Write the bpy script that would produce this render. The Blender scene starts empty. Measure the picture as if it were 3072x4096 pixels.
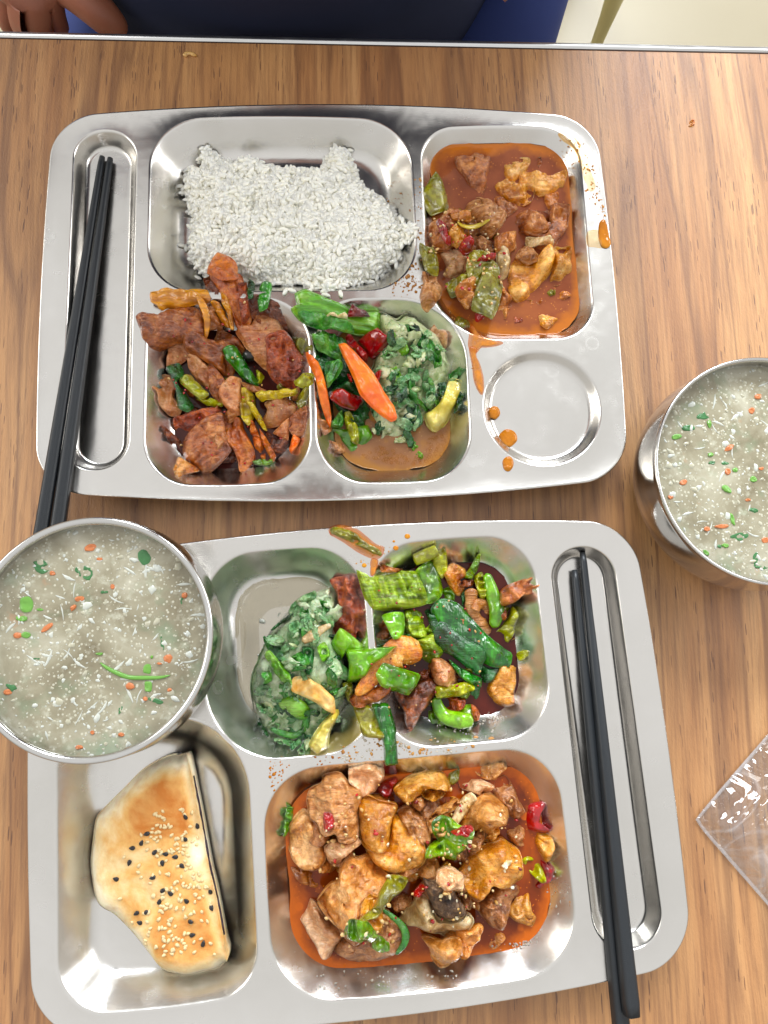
import bpy, bmesh, math, random
import numpy as np
from mathutils import Matrix, Vector
R = math.radians
SC = bpy.context.scene
COL = SC.collection
RNG = np.random.RandomState(7)

# ------------------------------------------------------------------ camera, world, lamps, exposure
# Poses of the camera and of the two trays were measured from the photograph (metres, table top = 0).
F_PX, PITCH, ROLL = 2900.0, 0.1762, -0.2669335
CAM_Z = 0.4836
EDGE = R(-16.2)                       # turns the measured frame so that the table edge runs along x
ce, se = math.cos(EDGE), math.sin(EDGE)
def rotz(v): return Vector((ce*v[0]-se*v[1], se*v[0]+ce*v[1], v[2]))
_c, _s = math.cos(PITCH), math.sin(PITCH)
_cr, _sr = math.cos(ROLL), math.sin(ROLL)
FWD = rotz((0, _s, -_c))
RGT = rotz((_cr, -_sr*_c, -_sr*_s))
UPV = rotz((_sr, _cr*_c, _cr*_s))
cam_d = bpy.data.cameras.new('camera')
cam = bpy.data.objects.new('camera', cam_d); COL.objects.link(cam)
m = Matrix.Identity(4)
for i in range(3):
    m[i][0], m[i][1], m[i][2] = RGT[i], UPV[i], -FWD[i]
m[2][3] = CAM_Z
cam.matrix_world = m
cam_d.sensor_fit = 'VERTICAL'; cam_d.sensor_height = 36.0; cam_d.sensor_width = 27.0
cam_d.lens = F_PX/4096*36.0
cam_d.clip_start = 0.01; cam_d.clip_end = 60
SC.camera = cam
def unproj(u, w, z=0.0):
    """world xy of the photograph's pixel at height z (metres)"""
    u = np.asarray(u, float); w = np.asarray(w, float)
    a = (u-1536)/F_PX; b = -(w-2048)/F_PX
    d = [FWD[i] + RGT[i]*a + UPV[i]*b for i in range(3)]
    t = (z-CAM_Z)/d[2]
    return t*d[0], t*d[1]

world = bpy.data.worlds.new('World'); SC.world = world; world.use_nodes = True
wn = world.node_tree.nodes; wl = world.node_tree.links
bg = wn['Background']
tc = wn.new('ShaderNodeTexCoord'); sp = wn.new('ShaderNodeSeparateXYZ'); cr = wn.new('ShaderNodeValToRGB')
wl.new(tc.outputs['Generated'], sp.inputs[0]); 
mr = wn.new('ShaderNodeMapRange'); mr.inputs[1].default_value = -1; mr.inputs[2].default_value = 1
wl.new(sp.outputs[2], mr.inputs[0]); wl.new(mr.outputs[0], cr.inputs[0]); wl.new(cr.outputs[0], bg.inputs[0])
e = cr.color_ramp.elements                       # a plain pale room: warm floor and lower walls, white ceiling
e[0].position = 0.0; e[0].color = (0.40, 0.34, 0.27, 1)
e[1].position = 1.0; e[1].color = (0.86, 0.86, 0.86, 1)
x = e.new(0.48); x.color = (0.40, 0.35, 0.29, 1)
x = e.new(0.62); x.color = (0.54, 0.51, 0.46, 1)
x = e.new(0.78); x.color = (0.72, 0.72, 0.71, 1)
bg.inputs[1].default_value = 0.84
def area(name, loc, aim, sx, sy, power, col):
    d = bpy.data.lights.new(name, 'AREA'); d.shape = 'RECTANGLE'; d.size = sx; d.size_y = sy
    d.energy = power; d.color = col
    o = bpy.data.objects.new(name, d); COL.objects.link(o); o.location = loc
    o.rotation_euler = (Vector(aim)-Vector(loc)).to_track_quat('-Z', 'Y').to_euler()
    return o
# daylight windows of the canteen
area('window_light', (0.4, 3.2, 2.2), (0.0, 0.1, 0), 2.4, 1.4, 175, (0.90, 0.95, 1.0))
area('window_light', (-3.0, 1.0, 1.8), (0, 0.1, 0), 1.8, 1.3, 34, (1.0, 0.97, 0.92))
area('window_light', (3.2, 1.5, 1.9), (0, 0.1, 0), 1.8, 1.3, 40, (0.97, 0.98, 1.0))
SC.view_settings.view_transform = 'Standard'; SC.view_settings.look = 'None'
SC.view_settings.gamma = 1.0; SC.view_settings.exposure = 0.40
SC.cycles.max_bounces = 8; SC.cycles.transparent_max_bounces = 8
SC.cycles.caustics_reflective = False; SC.cycles.caustics_refractive = False

# ------------------------------------------------------------------ helpers
def lin(c):
    return tuple((x/255/12.92) if x/255 <= 0.04045 else ((x/255+0.055)/1.055)**2.4 for x in c)
def tag(o, label=None, cat=None, group=None, kind=None):
    if label: o['label'] = label
    if cat: o['category'] = cat
    if group: o['group'] = group
    if kind: o['kind'] = kind
    return o
def empty(name, loc=(0, 0, 0), rz=0):
    o = bpy.data.objects.new(name, None); COL.objects.link(o); o.location = loc; o.rotation_euler = (0, 0, rz)
    o.empty_display_size = 0.01
    return o
def mesh_obj(name, verts, faces, mat, parent=None, smooth=True, loc=None):
    me = bpy.data.meshes.new(name)
    me.from_pydata([tuple(map(float, v)) for v in verts], [], [tuple(map(int, f)) for f in faces])
    if smooth: me.polygons.foreach_set('use_smooth', [True]*len(me.polygons))
    me.materials.append(mat); me.update()
    o = bpy.data.objects.new(name, me); COL.objects.link(o)
    if parent is not None: o.parent = parent
    if loc is not None: o.location = loc
    return o
def hash3(ix, iy, iz, seed):
    h = (ix.astype(np.int64)*374761393 + iy.astype(np.int64)*668265263 + iz.astype(np.int64)*2147483647 + seed*974634777) & 0x7fffffff
    h = ((h ^ (h >> 13))*1274126177) & 0x7fffffff
    h = ((h ^ (h >> 16))*60493) & 0x7fffffff
    return (h & 0xffffff)/float(0xffffff)
def vnoise(x, y, z=None, seed=0):
    x = np.asarray(x, float); y = np.asarray(y, float); z = np.zeros_like(x) if z is None else np.asarray(z, float)
    ix, iy, iz = np.floor(x), np.floor(y), np.floor(z)
    fx, fy, fz = x-ix, y-iy, z-iz
    fx, fy, fz = fx*fx*(3-2*fx), fy*fy*(3-2*fy), fz*fz*(3-2*fz)
    r = 0
    for dx in (0, 1):
        for dy in (0, 1):
            for dz in (0, 1):
                r = r + hash3(ix+dx, iy+dy, iz+dz, seed)*(fx if dx else 1-fx)*(fy if dy else 1-fy)*(fz if dz else 1-fz)
    return r*2-1
def fbm(x, y, z=None, seed=0, oct=3, gain=0.5):
    r = 0; a = 1; f = 1
    for k in range(oct):
        r = r + a*vnoise(np.asarray(x)*f+17.3*k, np.asarray(y)*f-9.1*k, None if z is None else np.asarray(z)*f, seed+k); a *= gain; f *= 2.03
    return r
def smooth_closed(P, n, sharp=0.0):
    """closed curve through P, n points, evenly spaced by length"""
    P = np.asarray(P, float); k = len(P)
    out = []
    for i in range(k):
        p0, p1, p2, p3 = P[(i-1) % k], P[i], P[(i+1) % k], P[(i+2) % k]
        t = np.linspace(0, 1, 12, endpoint=False)[:, None]
        cr_ = 0.5*((2*p1)+(-p0+p2)*t+(2*p0-5*p1+4*p2-p3)*t*t+(-p0+3*p1-3*p2+p3)*t**3)
        out.append(cr_*(1-sharp)+(p1*(1-t)+p2*t)*sharp)
    Q = np.vstack(out); Q2 = np.vstack([Q, Q[:1]])
    s = np.r_[0, np.cumsum(np.hypot(*np.diff(Q2, axis=0).T))]
    u = np.linspace(0, s[-1], n, endpoint=False)
    return np.c_[np.interp(u, s, Q2[:, 0]), np.interp(u, s, Q2[:, 1])]
def in_poly(px, py, poly):
    inside = np.zeros(px.shape, bool); n = len(poly); j = n-1
    for i in range(n):
        xi, yi = poly[i]; xj, yj = poly[j]
        c = ((yi > py) != (yj > py)) & (px < (xj-xi)*(py-yi)/((yj-yi)+1e-30)+xi)
        inside ^= c; j = i
    return inside

# ------------------------------------------------------------------ materials
class NT:
    def __init__(s, name):
        s.m = bpy.data.materials.new(name); s.m.use_nodes = True
        s.n = s.m.node_tree.nodes; s.l = s.m.node_tree.links; s.b = s.n['Principled BSDF']
        s.tc = s.n.new('ShaderNodeTexCoord')
    def node(s, t, **kw):
        o = s.n.new(t)
        for k, v in kw.items(): setattr(o, k, v)
        return o
    def link(s, a, b): s.l.new(a, b)
    def mapping(s, scale=(1, 1, 1), rot=(0, 0, 0), coord='Object', loc=(0, 0, 0)):
        o = s.n.new('ShaderNodeMapping'); o.inputs['Scale'].default_value = scale; o.inputs['Rotation'].default_value = rot
        o.inputs['Location'].default_value = loc
        s.l.new(s.tc.outputs[coord], o.inputs[0]); return o.outputs[0]
    def noise(s, vec, scale, detail=4, rough=0.55, dist=0.0):
        o = s.n.new('ShaderNodeTexNoise'); o.inputs['Scale'].default_value = scale; o.inputs['Detail'].default_value = detail
        o.inputs['Roughness'].default_value = rough; o.inputs['Distortion'].default_value = dist
        s.l.new(vec, o.inputs['Vector']); return o.outputs[0]
    def voro(s, vec, scale, feature='F1', rnd=1.0):
        o = s.n.new('ShaderNodeTexVoronoi'); o.feature = feature; o.inputs['Scale'].default_value = scale
        o.inputs['Randomness'].default_value = rnd
        s.l.new(vec, o.inputs['Vector']); return o
    def ramp(s, fac, stops, interp='LINEAR'):
        o = s.n.new('ShaderNodeValToRGB'); s.l.new(fac, o.inputs[0]); e = o.color_ramp.elements; o.color_ramp.interpolation = interp
        for i, (p, c) in enumerate(stops):
            if i < 2: x = e[i]; x.position = p
            else: x = e.new(p)
            x.color = (c[0], c[1], c[2], 1) if not isinstance(c, (int, float)) else (c, c, c, 1)
        return o.outputs[0]
    def mix(s, fac, a, b, typ='MIX'):
        o = s.n.new('ShaderNodeMix'); o.data_type = 'RGBA'; o.blend_type = typ
        if isinstance(fac, (int, float)): o.inputs[0].default_value = fac
        else: s.l.new(fac, o.inputs[0])
        for i, v in ((6, a), (7, b)):
            if isinstance(v, tuple): o.inputs[i].default_value = (v[0], v[1], v[2], 1)
            else: s.l.new(v, o.inputs[i])
        return o.outputs[2]
    def math(s, op, a, b=None):
        o = s.n.new('ShaderNodeMath'); o.operation = op
        for i, v in ((0, a), (1, b)):
            if v is None: continue
            if isinstance(v, (int, float)): o.inputs[i].default_value = v
            else: s.l.new(v, o.inputs[i])
        return o.outputs[0]
    def bump(s, h, strength=0.5, dist=0.001, chain=None):
        o = s.n.new('ShaderNodeBump'); o.inputs['Strength'].default_value = strength; o.inputs['Distance'].default_value = dist
        s.l.new(h, o.inputs['Height'])
        if chain is not None: s.l.new(chain, o.inputs['Normal'])
        return o.outputs[0]
    def set(s, **kw):
        for k, v in kw.items():
            i = s.b.inputs[k.replace('_', ' ')]
            if isinstance(v, (int, float)): i.default_value = v
            elif isinstance(v, tuple): i.default_value = (v[0], v[1], v[2], 1) if i.type == 'RGBA' else v
            else: s.l.new(v, i)
        return s
MATS = {}
def food(key, c_dark, c_mid, c_light, scale=120, stretch=(1, 1, 1), rough=0.32, coat=0.5, bump=0.5, bscale=500, bdist=0.0008,
         sss=0.12, specks=None, spscale=260, fine=0.35, rotz_=0.0, fib=None):
    """glossy cooked food: three tones mixed by noise, fine relief, wet coat"""
    t = NT(key); v = t.mapping(stretch, (0, 0, rotz_))
    info = t.node('ShaderNodeObjectInfo')
    off = t.node('ShaderNodeVectorMath', operation='ADD'); t.link(v, off.inputs[0])
    cmb = t.node('ShaderNodeCombineXYZ'); t.link(info.outputs['Random'], cmb.inputs[0]); t.link(info.outputs['Random'], cmb.inputs[1])
    t.link(cmb.outputs[0], off.inputs[1]); v = off.outputs[0]
    n1 = t.noise(v, scale, 5, 0.6, 0.6)
    col = t.ramp(n1, [(0.36, lin(c_dark)), (0.66, lin(c_light)), (0.50, lin(c_mid))])
    n0 = t.noise(v, scale*0.32, 2, 0.5, 0.3); col = t.mix(t.ramp(n0, [(0.48, 0.0), (0.64, 0.35)]), col, lin(c_dark))
    n2 = t.noise(v, scale*4.5, 3, 0.6)
    col = t.mix(t.math('MULTIPLY', t.ramp(n2, [(0.40, 1.0), (0.60, 0.0)]), min(1.0, fine*1.7)), col, t.mix(1.0, col, (0.50, 0.38, 0.30), 'MULTIPLY'))
    # small change of tone from piece to piece
    hs = t.node('ShaderNodeHueSaturation'); t.link(col, hs.inputs['Color'])
    mrr = t.node('ShaderNodeMapRange'); t.link(info.outputs['Random'], mrr.inputs[0]); mrr.inputs[3].default_value = 1.0; mrr.inputs[4].default_value = 1.32; hs.inputs['Saturation'].default_value = 1.12
    t.link(mrr.outputs[0], hs.inputs['Value']); col = hs.outputs[0]
    meat = key.split('_')[0] in ('pork', 'chicken', 'stew', 'onion')
    fr_ = t.noise(t.mapping((0.22, 2.6, 1), (0, 0, 0.9)), 330, 4, 0.65, 0.4)
    if meat or 'leaf' in key or 'scallion' in key:
        col = t.mix(t.ramp(fr_, [(0.56, 0.0), (0.72, 0.45)]), col, lin(tuple(min(255, q*1.12+10) for q in c_light)))
        col = t.mix(t.ramp(fr_, [(0.30, 0.5), (0.43, 0.0)]), col, lin(tuple(q*0.72 for q in c_dark)))
    if key.startswith('pepper'):
        st_ = t.noise(v, 85, 4, 0.7, 0.8); col = t.mix(t.ramp(st_, [(0.58, 0.0), (0.68, 0.6)]), col, lin((96, 62, 18)))
    if specks:
        vo = t.voro(v, spscale); thr = t.math('LESS_THAN', vo.outputs['Distance'], 0.16)
        rr = t.math('MULTIPLY', thr, t.math('GREATER_THAN', t.noise(v, spscale*0.3, 2), 0.55))
        col = t.mix(rr, col, lin(specks))
    nb = t.noise(v, bscale, 4, 0.65)
    nb2 = t.noise(v, bscale*0.28, 3, 0.6, 0.8)
    b = t.bump(nb2, min(1, bump*1.1), bdist*2.4); b = t.bump(nb, min(1, bump), bdist*1.1, b)
    if meat or 'leaf' in key: b = t.bump(fr_, 0.8, 0.0009, b)
    rg = t.math('ADD', t.math('MULTIPLY', n2, 0.30), rough-0.12)
    t.set(Base_Color=col, Roughness=rg, Normal=b, Coat_Weight=min(1, coat*1.8), Coat_Roughness=0.09, Coat_Normal=b, Specular_IOR_Level=0.5)
    t.set(Subsurface_Weight=sss, Subsurface_Scale=0.003, Subsurface_Radius=(1.0, 0.45, 0.25))
    MATS[key] = t.m
    return t.m
food('pork_brown', (116, 56, 28), (166, 94, 52), (204, 142, 94), 90, (1, 1, 1), bump=0.6)
food('pork_dark', (76, 34, 18), (124, 62, 34), (170, 98, 58), 100, bump=0.8)
food('pork_orange', (150, 64, 24), (196, 104, 50), (224, 146, 84), 80)
food('pork_fat', (180, 96, 40), (222, 148, 74), (238, 190, 126), 90, sss=0.3, rough=0.25)
food('pork_pale', (168, 98, 64), (206, 142, 98), (228, 180, 138), 70, sss=0.2)
food('pork_red', (110, 38, 20), (164, 72, 40), (204, 116, 72), 130, bump=0.8, bscale=700)
food('onion_brown', (138, 80, 48), (182, 124, 84), (196, 148, 104), 60, (1, 0.3, 1), sss=0.3)
food('leek_yellow', (150, 120, 24), (196, 176, 60), (220, 208, 110), 60, (0.3, 2.2, 1), sss=0.25, bump=0.3)
food('leek_amber', (176, 108, 24), (214, 146, 50), (228, 172, 84), 60, (0.3, 2.2, 1), sss=0.25, bump=0.3)
food('pepper_green', (52, 96, 14), (100, 150, 30), (150, 186, 66), 70, rough=0.22, bump=0.25, bscale=300, sss=0.15)
food('pepper_bright', (70, 130, 24), (108, 168, 44), (146, 196, 76), 50, rough=0.2, bump=0.2, bscale=260, sss=0.15)
food('pepper_ribbed', (84, 110, 18), (140, 172, 46), (186, 206, 92), 55, (0.35, 3, 1), rough=0.2, bump=0.7, bscale=260, sss=0.2, rotz_=0.1)
food('pepper_olive', (84, 84, 20), (126, 124, 36), (158, 154, 66), 70, rough=0.26, bump=0.4, bscale=350)
food('pepper_yellowgreen', (124, 126, 14), (170, 176, 30), (200, 208, 70), 60, rough=0.22, bump=0.3)
food('leaf_dark', (10, 44, 16), (24, 84, 34), (58, 126, 62), 80, (1, 0.5, 1), rough=0.2, bump=0.8, bscale=240, sss=0.08)
food('leaf_mid', (30, 100, 34), (64, 142, 54), (118, 178, 84), 80, (1, 0.5, 1), rough=0.24, bump=0.8, bscale=240, sss=0.1)
food('scallion', (12, 66, 18), (30, 104, 30), (70, 150, 50), 50, (2.6, 0.35, 1), rough=0.16, bump=0.35, bscale=260)
food('stalk_green', (84, 150, 40), (124, 182, 70), (160, 206, 104), 50, (0.4, 2.4, 1), rough=0.25, bump=0.25, sss=0.25)
food('chili_red', (110, 4, 8), (164, 12, 18), (196, 30, 30), 60, rough=0.14, bump=0.25, bscale=260, fine=0.2)
food('chili_dark', (34, 6, 6), (84, 10, 12), (150, 14, 18), 60, rough=0.2, bump=0.4)
food('carrot', (224, 96, 24), (240, 122, 44), (248, 150, 76), 60, rough=0.34, coat=0.3, bump=0.35, bscale=420, sss=0.25, fine=0.15)
food('chicken', (168, 108, 60), (212, 154, 96), (234, 190, 140), 75, bump=0.6, sss=0.15)
food('chicken_gold', (186, 116, 52), (222, 160, 84), (238, 192, 124), 70, bump=0.45, sss=0.18, rough=0.26)
food('chicken_pale', (204, 148, 104), (228, 184, 144), (240, 210, 176), 60, bump=0.4, sss=0.22)
food('chicken_dark', (122, 76, 48), (172, 118, 78), (208, 158, 114), 95, bump=0.8, bscale=600)
food('chicken_fibre', (160, 102, 60), (202, 146, 98), (228, 182, 136), 60, (0.35, 3, 1), bump=0.9, bscale=340)
food('stew_meat', (162, 92, 44), (208, 138, 78), (230, 172, 112), 75, bump=0.5)
food('stew_dark', (118, 62, 32), (168, 102, 58), (204, 146, 96), 90, bump=0.8)
food('bone', (44, 30, 24), (104, 80, 62), (170, 142, 112), 170, bump=1.0, bscale=900, coat=0.15, rough=0.5)
food('cartilage', (170, 140, 92), (212, 190, 146), (232, 218, 184), 80, sss=0.3)
food('leaf_coated', (74, 134, 80), (126, 172, 116), (178, 204, 158), 90, rough=0.26, bump=0.7, bscale=300, sss=0.15)
food('potato', (196, 176, 78), (216, 202, 112), (230, 222, 150), 50, rough=0.4, bump=0.25, sss=0.25, fine=0.1)
food('mash', (158, 176, 122), (196, 204, 160), (218, 220, 188), 95, rough=0.28, bump=0.9, bscale=420, sss=0.25, specks=(40, 110, 50), spscale=330, fine=0.12)
food('mash_green', (146, 176, 130), (188, 206, 166), (214, 222, 192), 100, rough=0.26, bump=0.9, bscale=420, sss=0.2, specks=(24, 84, 34), spscale=300, fine=0.12)
food('bread', (206, 150, 76), (232, 196, 136), (244, 222, 178), 60, rough=0.55, coat=0.1, bump=0.3, sss=0.15, fine=0.1)
food('garlic', (210, 190, 140), (230, 216, 180), (244, 236, 214), 80, sss=0.3, fine=0.1)
food('peanut', (206, 160, 96), (228, 192, 136), (240, 214, 168), 120, rough=0.4, coat=0.2, fine=0.1)

def steel(name, rough=0.20, tint=(0.735, 0.71, 0.675), wav=0.25, scr=0.18):
    t = NT(name); v = t.mapping((1, 1, 1))
    sm = t.noise(v, 9, 4, 0.6, 0.5); fine = t.noise(t.mapping((1, 14, 1), (0, 0, 0.5)), 160, 3, 0.7)
    sc2 = t.noise(t.mapping((1, 60, 1), (0, 0, -0.7)), 70, 2, 0.5)
    col = t.mix(t.ramp(sm, [(0.35, 0.0), (0.7, 1.0)]), tint, (tint[0]*0.9, tint[1]*0.9, tint[2]*0.885))
    rg = t.math('ADD', rough-0.07, t.math('MULTIPLY', sm, 0.12)); rg = t.math('ADD', rg, t.math('MULTIPLY', fine, 0.05))
    b = t.bump(t.noise(v, 14, 3, 0.5, 0.6), min(1, wav*1.8), 0.0022); b = t.bump(fine, scr, 0.00012, b); b = t.bump(sc2, scr*0.6, 0.00008, b)
    sp_ = t.voro(v, 38); ws = t.noise(v, 55, 3, 0.6)        # dried water marks
    wm = t.math('MULTIPLY', t.ramp(sp_.outputs['Distance'], [(0.10, 0.0), (0.17, 1.0)]), t.ramp(sp_.outputs['Distance'], [(0.17, 1.0), (0.2, 0.0)]))
    wm = t.math('MULTIPLY', wm, t.ramp(t.noise(v, 17, 2, .5), [(0.56, 0.0), (0.62, 1.0)]))
    rg = t.math('ADD', rg, t.math('ADD', t.math('MULTIPLY', wm, 0.05), t.math('MULTIPLY', t.ramp(ws, [(0.5, 0.0), (0.7, 1.0)]), 0.07)))
    t.set(Base_Color=col, Metallic=1.0, Roughness=rg, Normal=b)
    return t.m
M_STEEL = steel('tray_steel')
M_STEEL_BOWL = steel('bowl_steel', 0.14, (0.66, 0.65, 0.63), 0.1, 0.08)
M_TRIM = steel('edge_trim_metal', 0.3, (0.82, 0.82, 0.82), 0.05, 0.1)
# ------------------------------------------------------------------ the table
def wood():
    t = NT('wood_laminate'); O = 'Object'
    warp = t.noise(t.mapping((3.0, 1.2, 1)), 1.0, 3, 0.5)
    vm = t.mapping((1, 0.045, 1))
    comb = t.node('ShaderNodeVectorMath', operation='ADD'); t.link(vm, comb.inputs[0])
    c3 = t.node('ShaderNodeCombineXYZ'); t.link(t.math('MULTIPLY', warp, 0.05), c3.inputs[0]); t.link(c3.outputs[0], comb.inputs[1])
    v = comb.outputs[0]
    big = t.noise(v, 9, 3, 0.5); mid = t.noise(v, 38, 5, 0.6); fine = t.noise(v, 300, 4, 0.7)
    plank = t.noise(t.mapping((1, 0.01, 1)), 5.5, 1, 0.3)
    col = t.ramp(mid, [(0.30, lin((138, 88, 48))), (0.72, lin((214, 166, 112))), (0.43, lin((174, 120, 72))), (0.57, lin((196, 144, 92)))])
    col = t.mix(t.ramp(big, [(0.38, 0.0), (0.62, 0.75)]), col, lin((198, 146, 90)))
    col = t.mix(t.ramp(plank, [(0.42, 0.6), (0.56, 0.0)]), col, t.mix(1.0, col, (0.68, 0.60, 0.55), 'MULTIPLY'))
    # thin dark growth lines
    ln = t.noise(v, 26, 2, 0.5); d = t.math('ABSOLUTE', t.math('SUBTRACT', ln, 0.5))
    col = t.mix(t.ramp(d, [(0.0, 0.55), (0.022, 0.0)]), col, lin((104, 66, 42)))
    col = t.mix(t.ramp(fine, [(0.36, 0.5), (0.58, 0.0)]), col, lin((116, 74, 46)))
    # short dark pores
    pv = t.mapping((1, 0.085, 1)); po = t.voro(pv, 620); pn = t.noise(pv, 130, 2, 0.5)
    pm = t.math('MULTIPLY', t.math('LESS_THAN', po.outputs['Distance'], 0.24), t.ramp(pn, [(0.47, 0.0), (0.62, 0.8)]))
    col = t.mix(pm, col, lin((92, 56, 36)))
    grain = t.noise(t.mapping((1, 0.3, 1)), 1100, 3, 0.6)
    b = t.bump(grain, 0.5, 0.0005); b = t.bump(pm, 0.5, -0.0003, b); b = t.bump(fine, 0.2, 0.0003, b)
    t.set(Base_Color=col, Roughness=t.math('ADD', 0.38, t.math('MULTIPLY', grain, 0.22)), Normal=b, Specular_IOR_Level=0.8)
    return t.m
M_WOOD = wood()
# y of the table's far edge (measured): outer and inner line of the metal strip
ex, ey = unproj([0, 700, 1536, 3072], [122, 138, 157, 203]); Y_EDGE = float(np.mean(ey))
YI = Y_EDGE-0.0048
def box(name, x0, x1, y0, y1, z0, z1, mat, parent=None, bev=0.0):
    bm = bmesh.new(); bmesh.ops.create_cube(bm, size=1)
    for v in bm.verts: v.co = Vector(((x0+x1)/2+v.co.x*(x1-x0), (y0+y1)/2+v.co.y*(y1-y0), (z0+z1)/2+v.co.z*(z1-z0)))
    if bev: bmesh.ops.bevel(bm, geom=bm.edges[:], offset=bev, segments=3, affect='EDGES')
    me = bpy.data.meshes.new(name); bm.to_mesh(me); bm.free(); me.materials.append(mat)
    me.polygons.foreach_set('use_smooth', [True]*len(me.polygons)) if bev else None
    o = bpy.data.objects.new(name, me); COL.objects.link(o); o.parent = parent
    return o
table = empty('dining_table')
tag(table, 'canteen table with brown wood-grain laminate top and thin metal edge strip', 'table')
box('tabletop', -0.75, 0.85, -0.62, YI, -0.025, 0.0, M_WOOD, table)
tr = box('edge_strip', -0.75, 0.85, YI+0.0002, Y_EDGE, -0.026, 0.0012, M_TRIM, table, 0.0006)
box('edge_groove', -0.75, 0.85, YI-0.0009, YI+0.0001, -0.02, 0.00025, (lambda t: t.set(Base_Color=lin((60, 40, 30)), Roughness=0.8).m)(NT('groove_dark')), table)

# floor, stool
tf = NT('floor_tile'); fv = tf.mapping()
nf = tf.noise(fv, 2.5, 4, 0.6); nf2 = tf.noise(fv, 40, 3, 0.6)
cf = tf.mix(nf, lin((146, 136, 112)), lin((170, 160, 136))); cf = tf.mix(tf.math('MULTIPLY', nf2, 0.3), cf, lin((150, 138, 112)))
tf.set(Base_Color=cf, Roughness=0.35)
fl = box('floor', -3.5, 3.5, -2.5, 5.5, -0.80, -0.75, tf.m); tag(fl, kind='structure')

# ------------------------------------------------------------------ trays
FZ = 0.022
def rrect(x0, x1, y0, y1, r, bulge=(0, 0, 0, 0), na=14, ns=16):
    """rounded rectangle; r and bulge for BL, BR, TR, TL / bottom, right, top, left; same point count whatever the size"""
    if isinstance(r, (int, float)): r = (r,)*4
    mx = min(x1-x0, y1-y0)/2*0.98; r = [max(0.0005, min(q, mx)) for q in r]
    pts = []
    cs = [(x0+r[0], y0+r[0], r[0], 180), (x1-r[1], y0+r[1], r[1], 270), (x1-r[2], y1-r[2], r[2], 0), (x0+r[3], y1-r[3], r[3], 90)]
    for k, (cx_, cy_, rr, a0) in enumerate(cs):
        for i in range(na+1):
            a = R(a0+90*i/na); pts.append((cx_+rr*math.cos(a), cy_+rr*math.sin(a)))
        nx = cs[(k+1) % 4]; a = R(nx[3]); q = (nx[0]+nx[2]*math.cos(a), nx[1]+nx[2]*math.sin(a)); p = pts[-1]
        for i in range(1, ns): pts.append((p[0]+(q[0]-p[0])*i/ns, p[1]+(q[1]-p[1])*i/ns))
    P = np.array(pts); cx_, cy_ = (x0+x1)/2, (y0+y1)/2; hw, hh = (x1-x0)/2, (y1-y0)/2
    u, w = (P[:, 0]-cx_)/hw, (P[:, 1]-cy_)/hh
    dy = np.where(w < 0, -bulge[0], bulge[2])*(1-u*u)*np.abs(w)
    dx = np.where(u > 0, bulge[1], -bulge[3])*(1-w*w)*np.abs(u)
    P[:, 0] += dx; P[:, 1] += dy
    return P
mm = 0.001
CELLS = {  # x0,x1,y0,y1,(corner radii), bulge, depth, inset of the floor, floor fillet
 'slot': (-178, -133, -121, 123.5, (22, 22, 22, 22), (0, 0, 0, 0), 11, 9, 3),
 'rice': (-126, 58, 0.5, 130.5, (34, 34, 36, 36), (0, .5, 4, 0), 20, 20, 8),
 'stew': (63, 179.5, -36.5, 124, (50, 28, 28, 24), (0, 0, 3, 0), 20, 19, 8),
 'pork': (-126, -16, -130, -2, (30, 30, 34, 34), (3, 0, 0, 0), 20, 19, 8),
 'green': (-15, 89.5, -131, -3.5, (32, 32, 46, 32), (3, 0, 0, 0), 20, 19, 8),
 'round': (96.5, 178.5, -125, -43, (41, 41, 41, 41), (0, 0, 0, 0), 6, 9, 3),
}
def cell_ring(c, d):
    x0, x1, y0, y1, r, b, D, W, fl_ = CELLS[c]
    rr = [max(q-d*0.62, 5.0) if c not in ('slot', 'round') else max(q-d, 1) for q in r]
    return rrect((x0+d)*mm, (x1-d)*mm, (y0+d)*mm, (y1-d)*mm, [q*mm for q in rr], [q*mm for q in b])
def profile(D, W, f2):
    """list of (inset, drop) in mm: small fillet at the rim, straight wall, wide fillet at the floor"""
    C0, C1, C2, C3 = np.array((0., 0.)), np.array((1.3, 0.)), np.array((W-2.0, D)), np.array((W+f2*0.8, D))
    d = (C2-C1)/np.linalg.norm(C2-C1)
    out = [C0]
    a, b = C1-(C1-C0)*0.8, C1+d*1.6
    for t in np.linspace(0, 1, 7): out.append(a*(1-t)**2+2*C1*t*(1-t)+b*t*t)
    e1 = C2-d*f2*0.9; e2 = C2+(C3-C2)/np.linalg.norm(C3-C2)*f2*0.8
    for t in (0.2, 0.4, 0.6, 0.8): out.append(b*(1-t)+e1*t)
    for t in np.linspace(0, 1, 9): out.append(e1*(1-t)**2+2*C2*t*(1-t)+e2*t*t)
    return out
PROF = {c: profile(v[6], v[7], v[8]) for c, v in CELLS.items()}
def tray_outline(d=0.0):
    P = rrect(-(192-d)*mm, (192-d)*mm, -(133-d)*mm, (133-d)*mm, (30-d)*mm, (11*mm, 3.2*mm, 11*mm, 3.2*mm), 16, 40)
    return P
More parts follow.
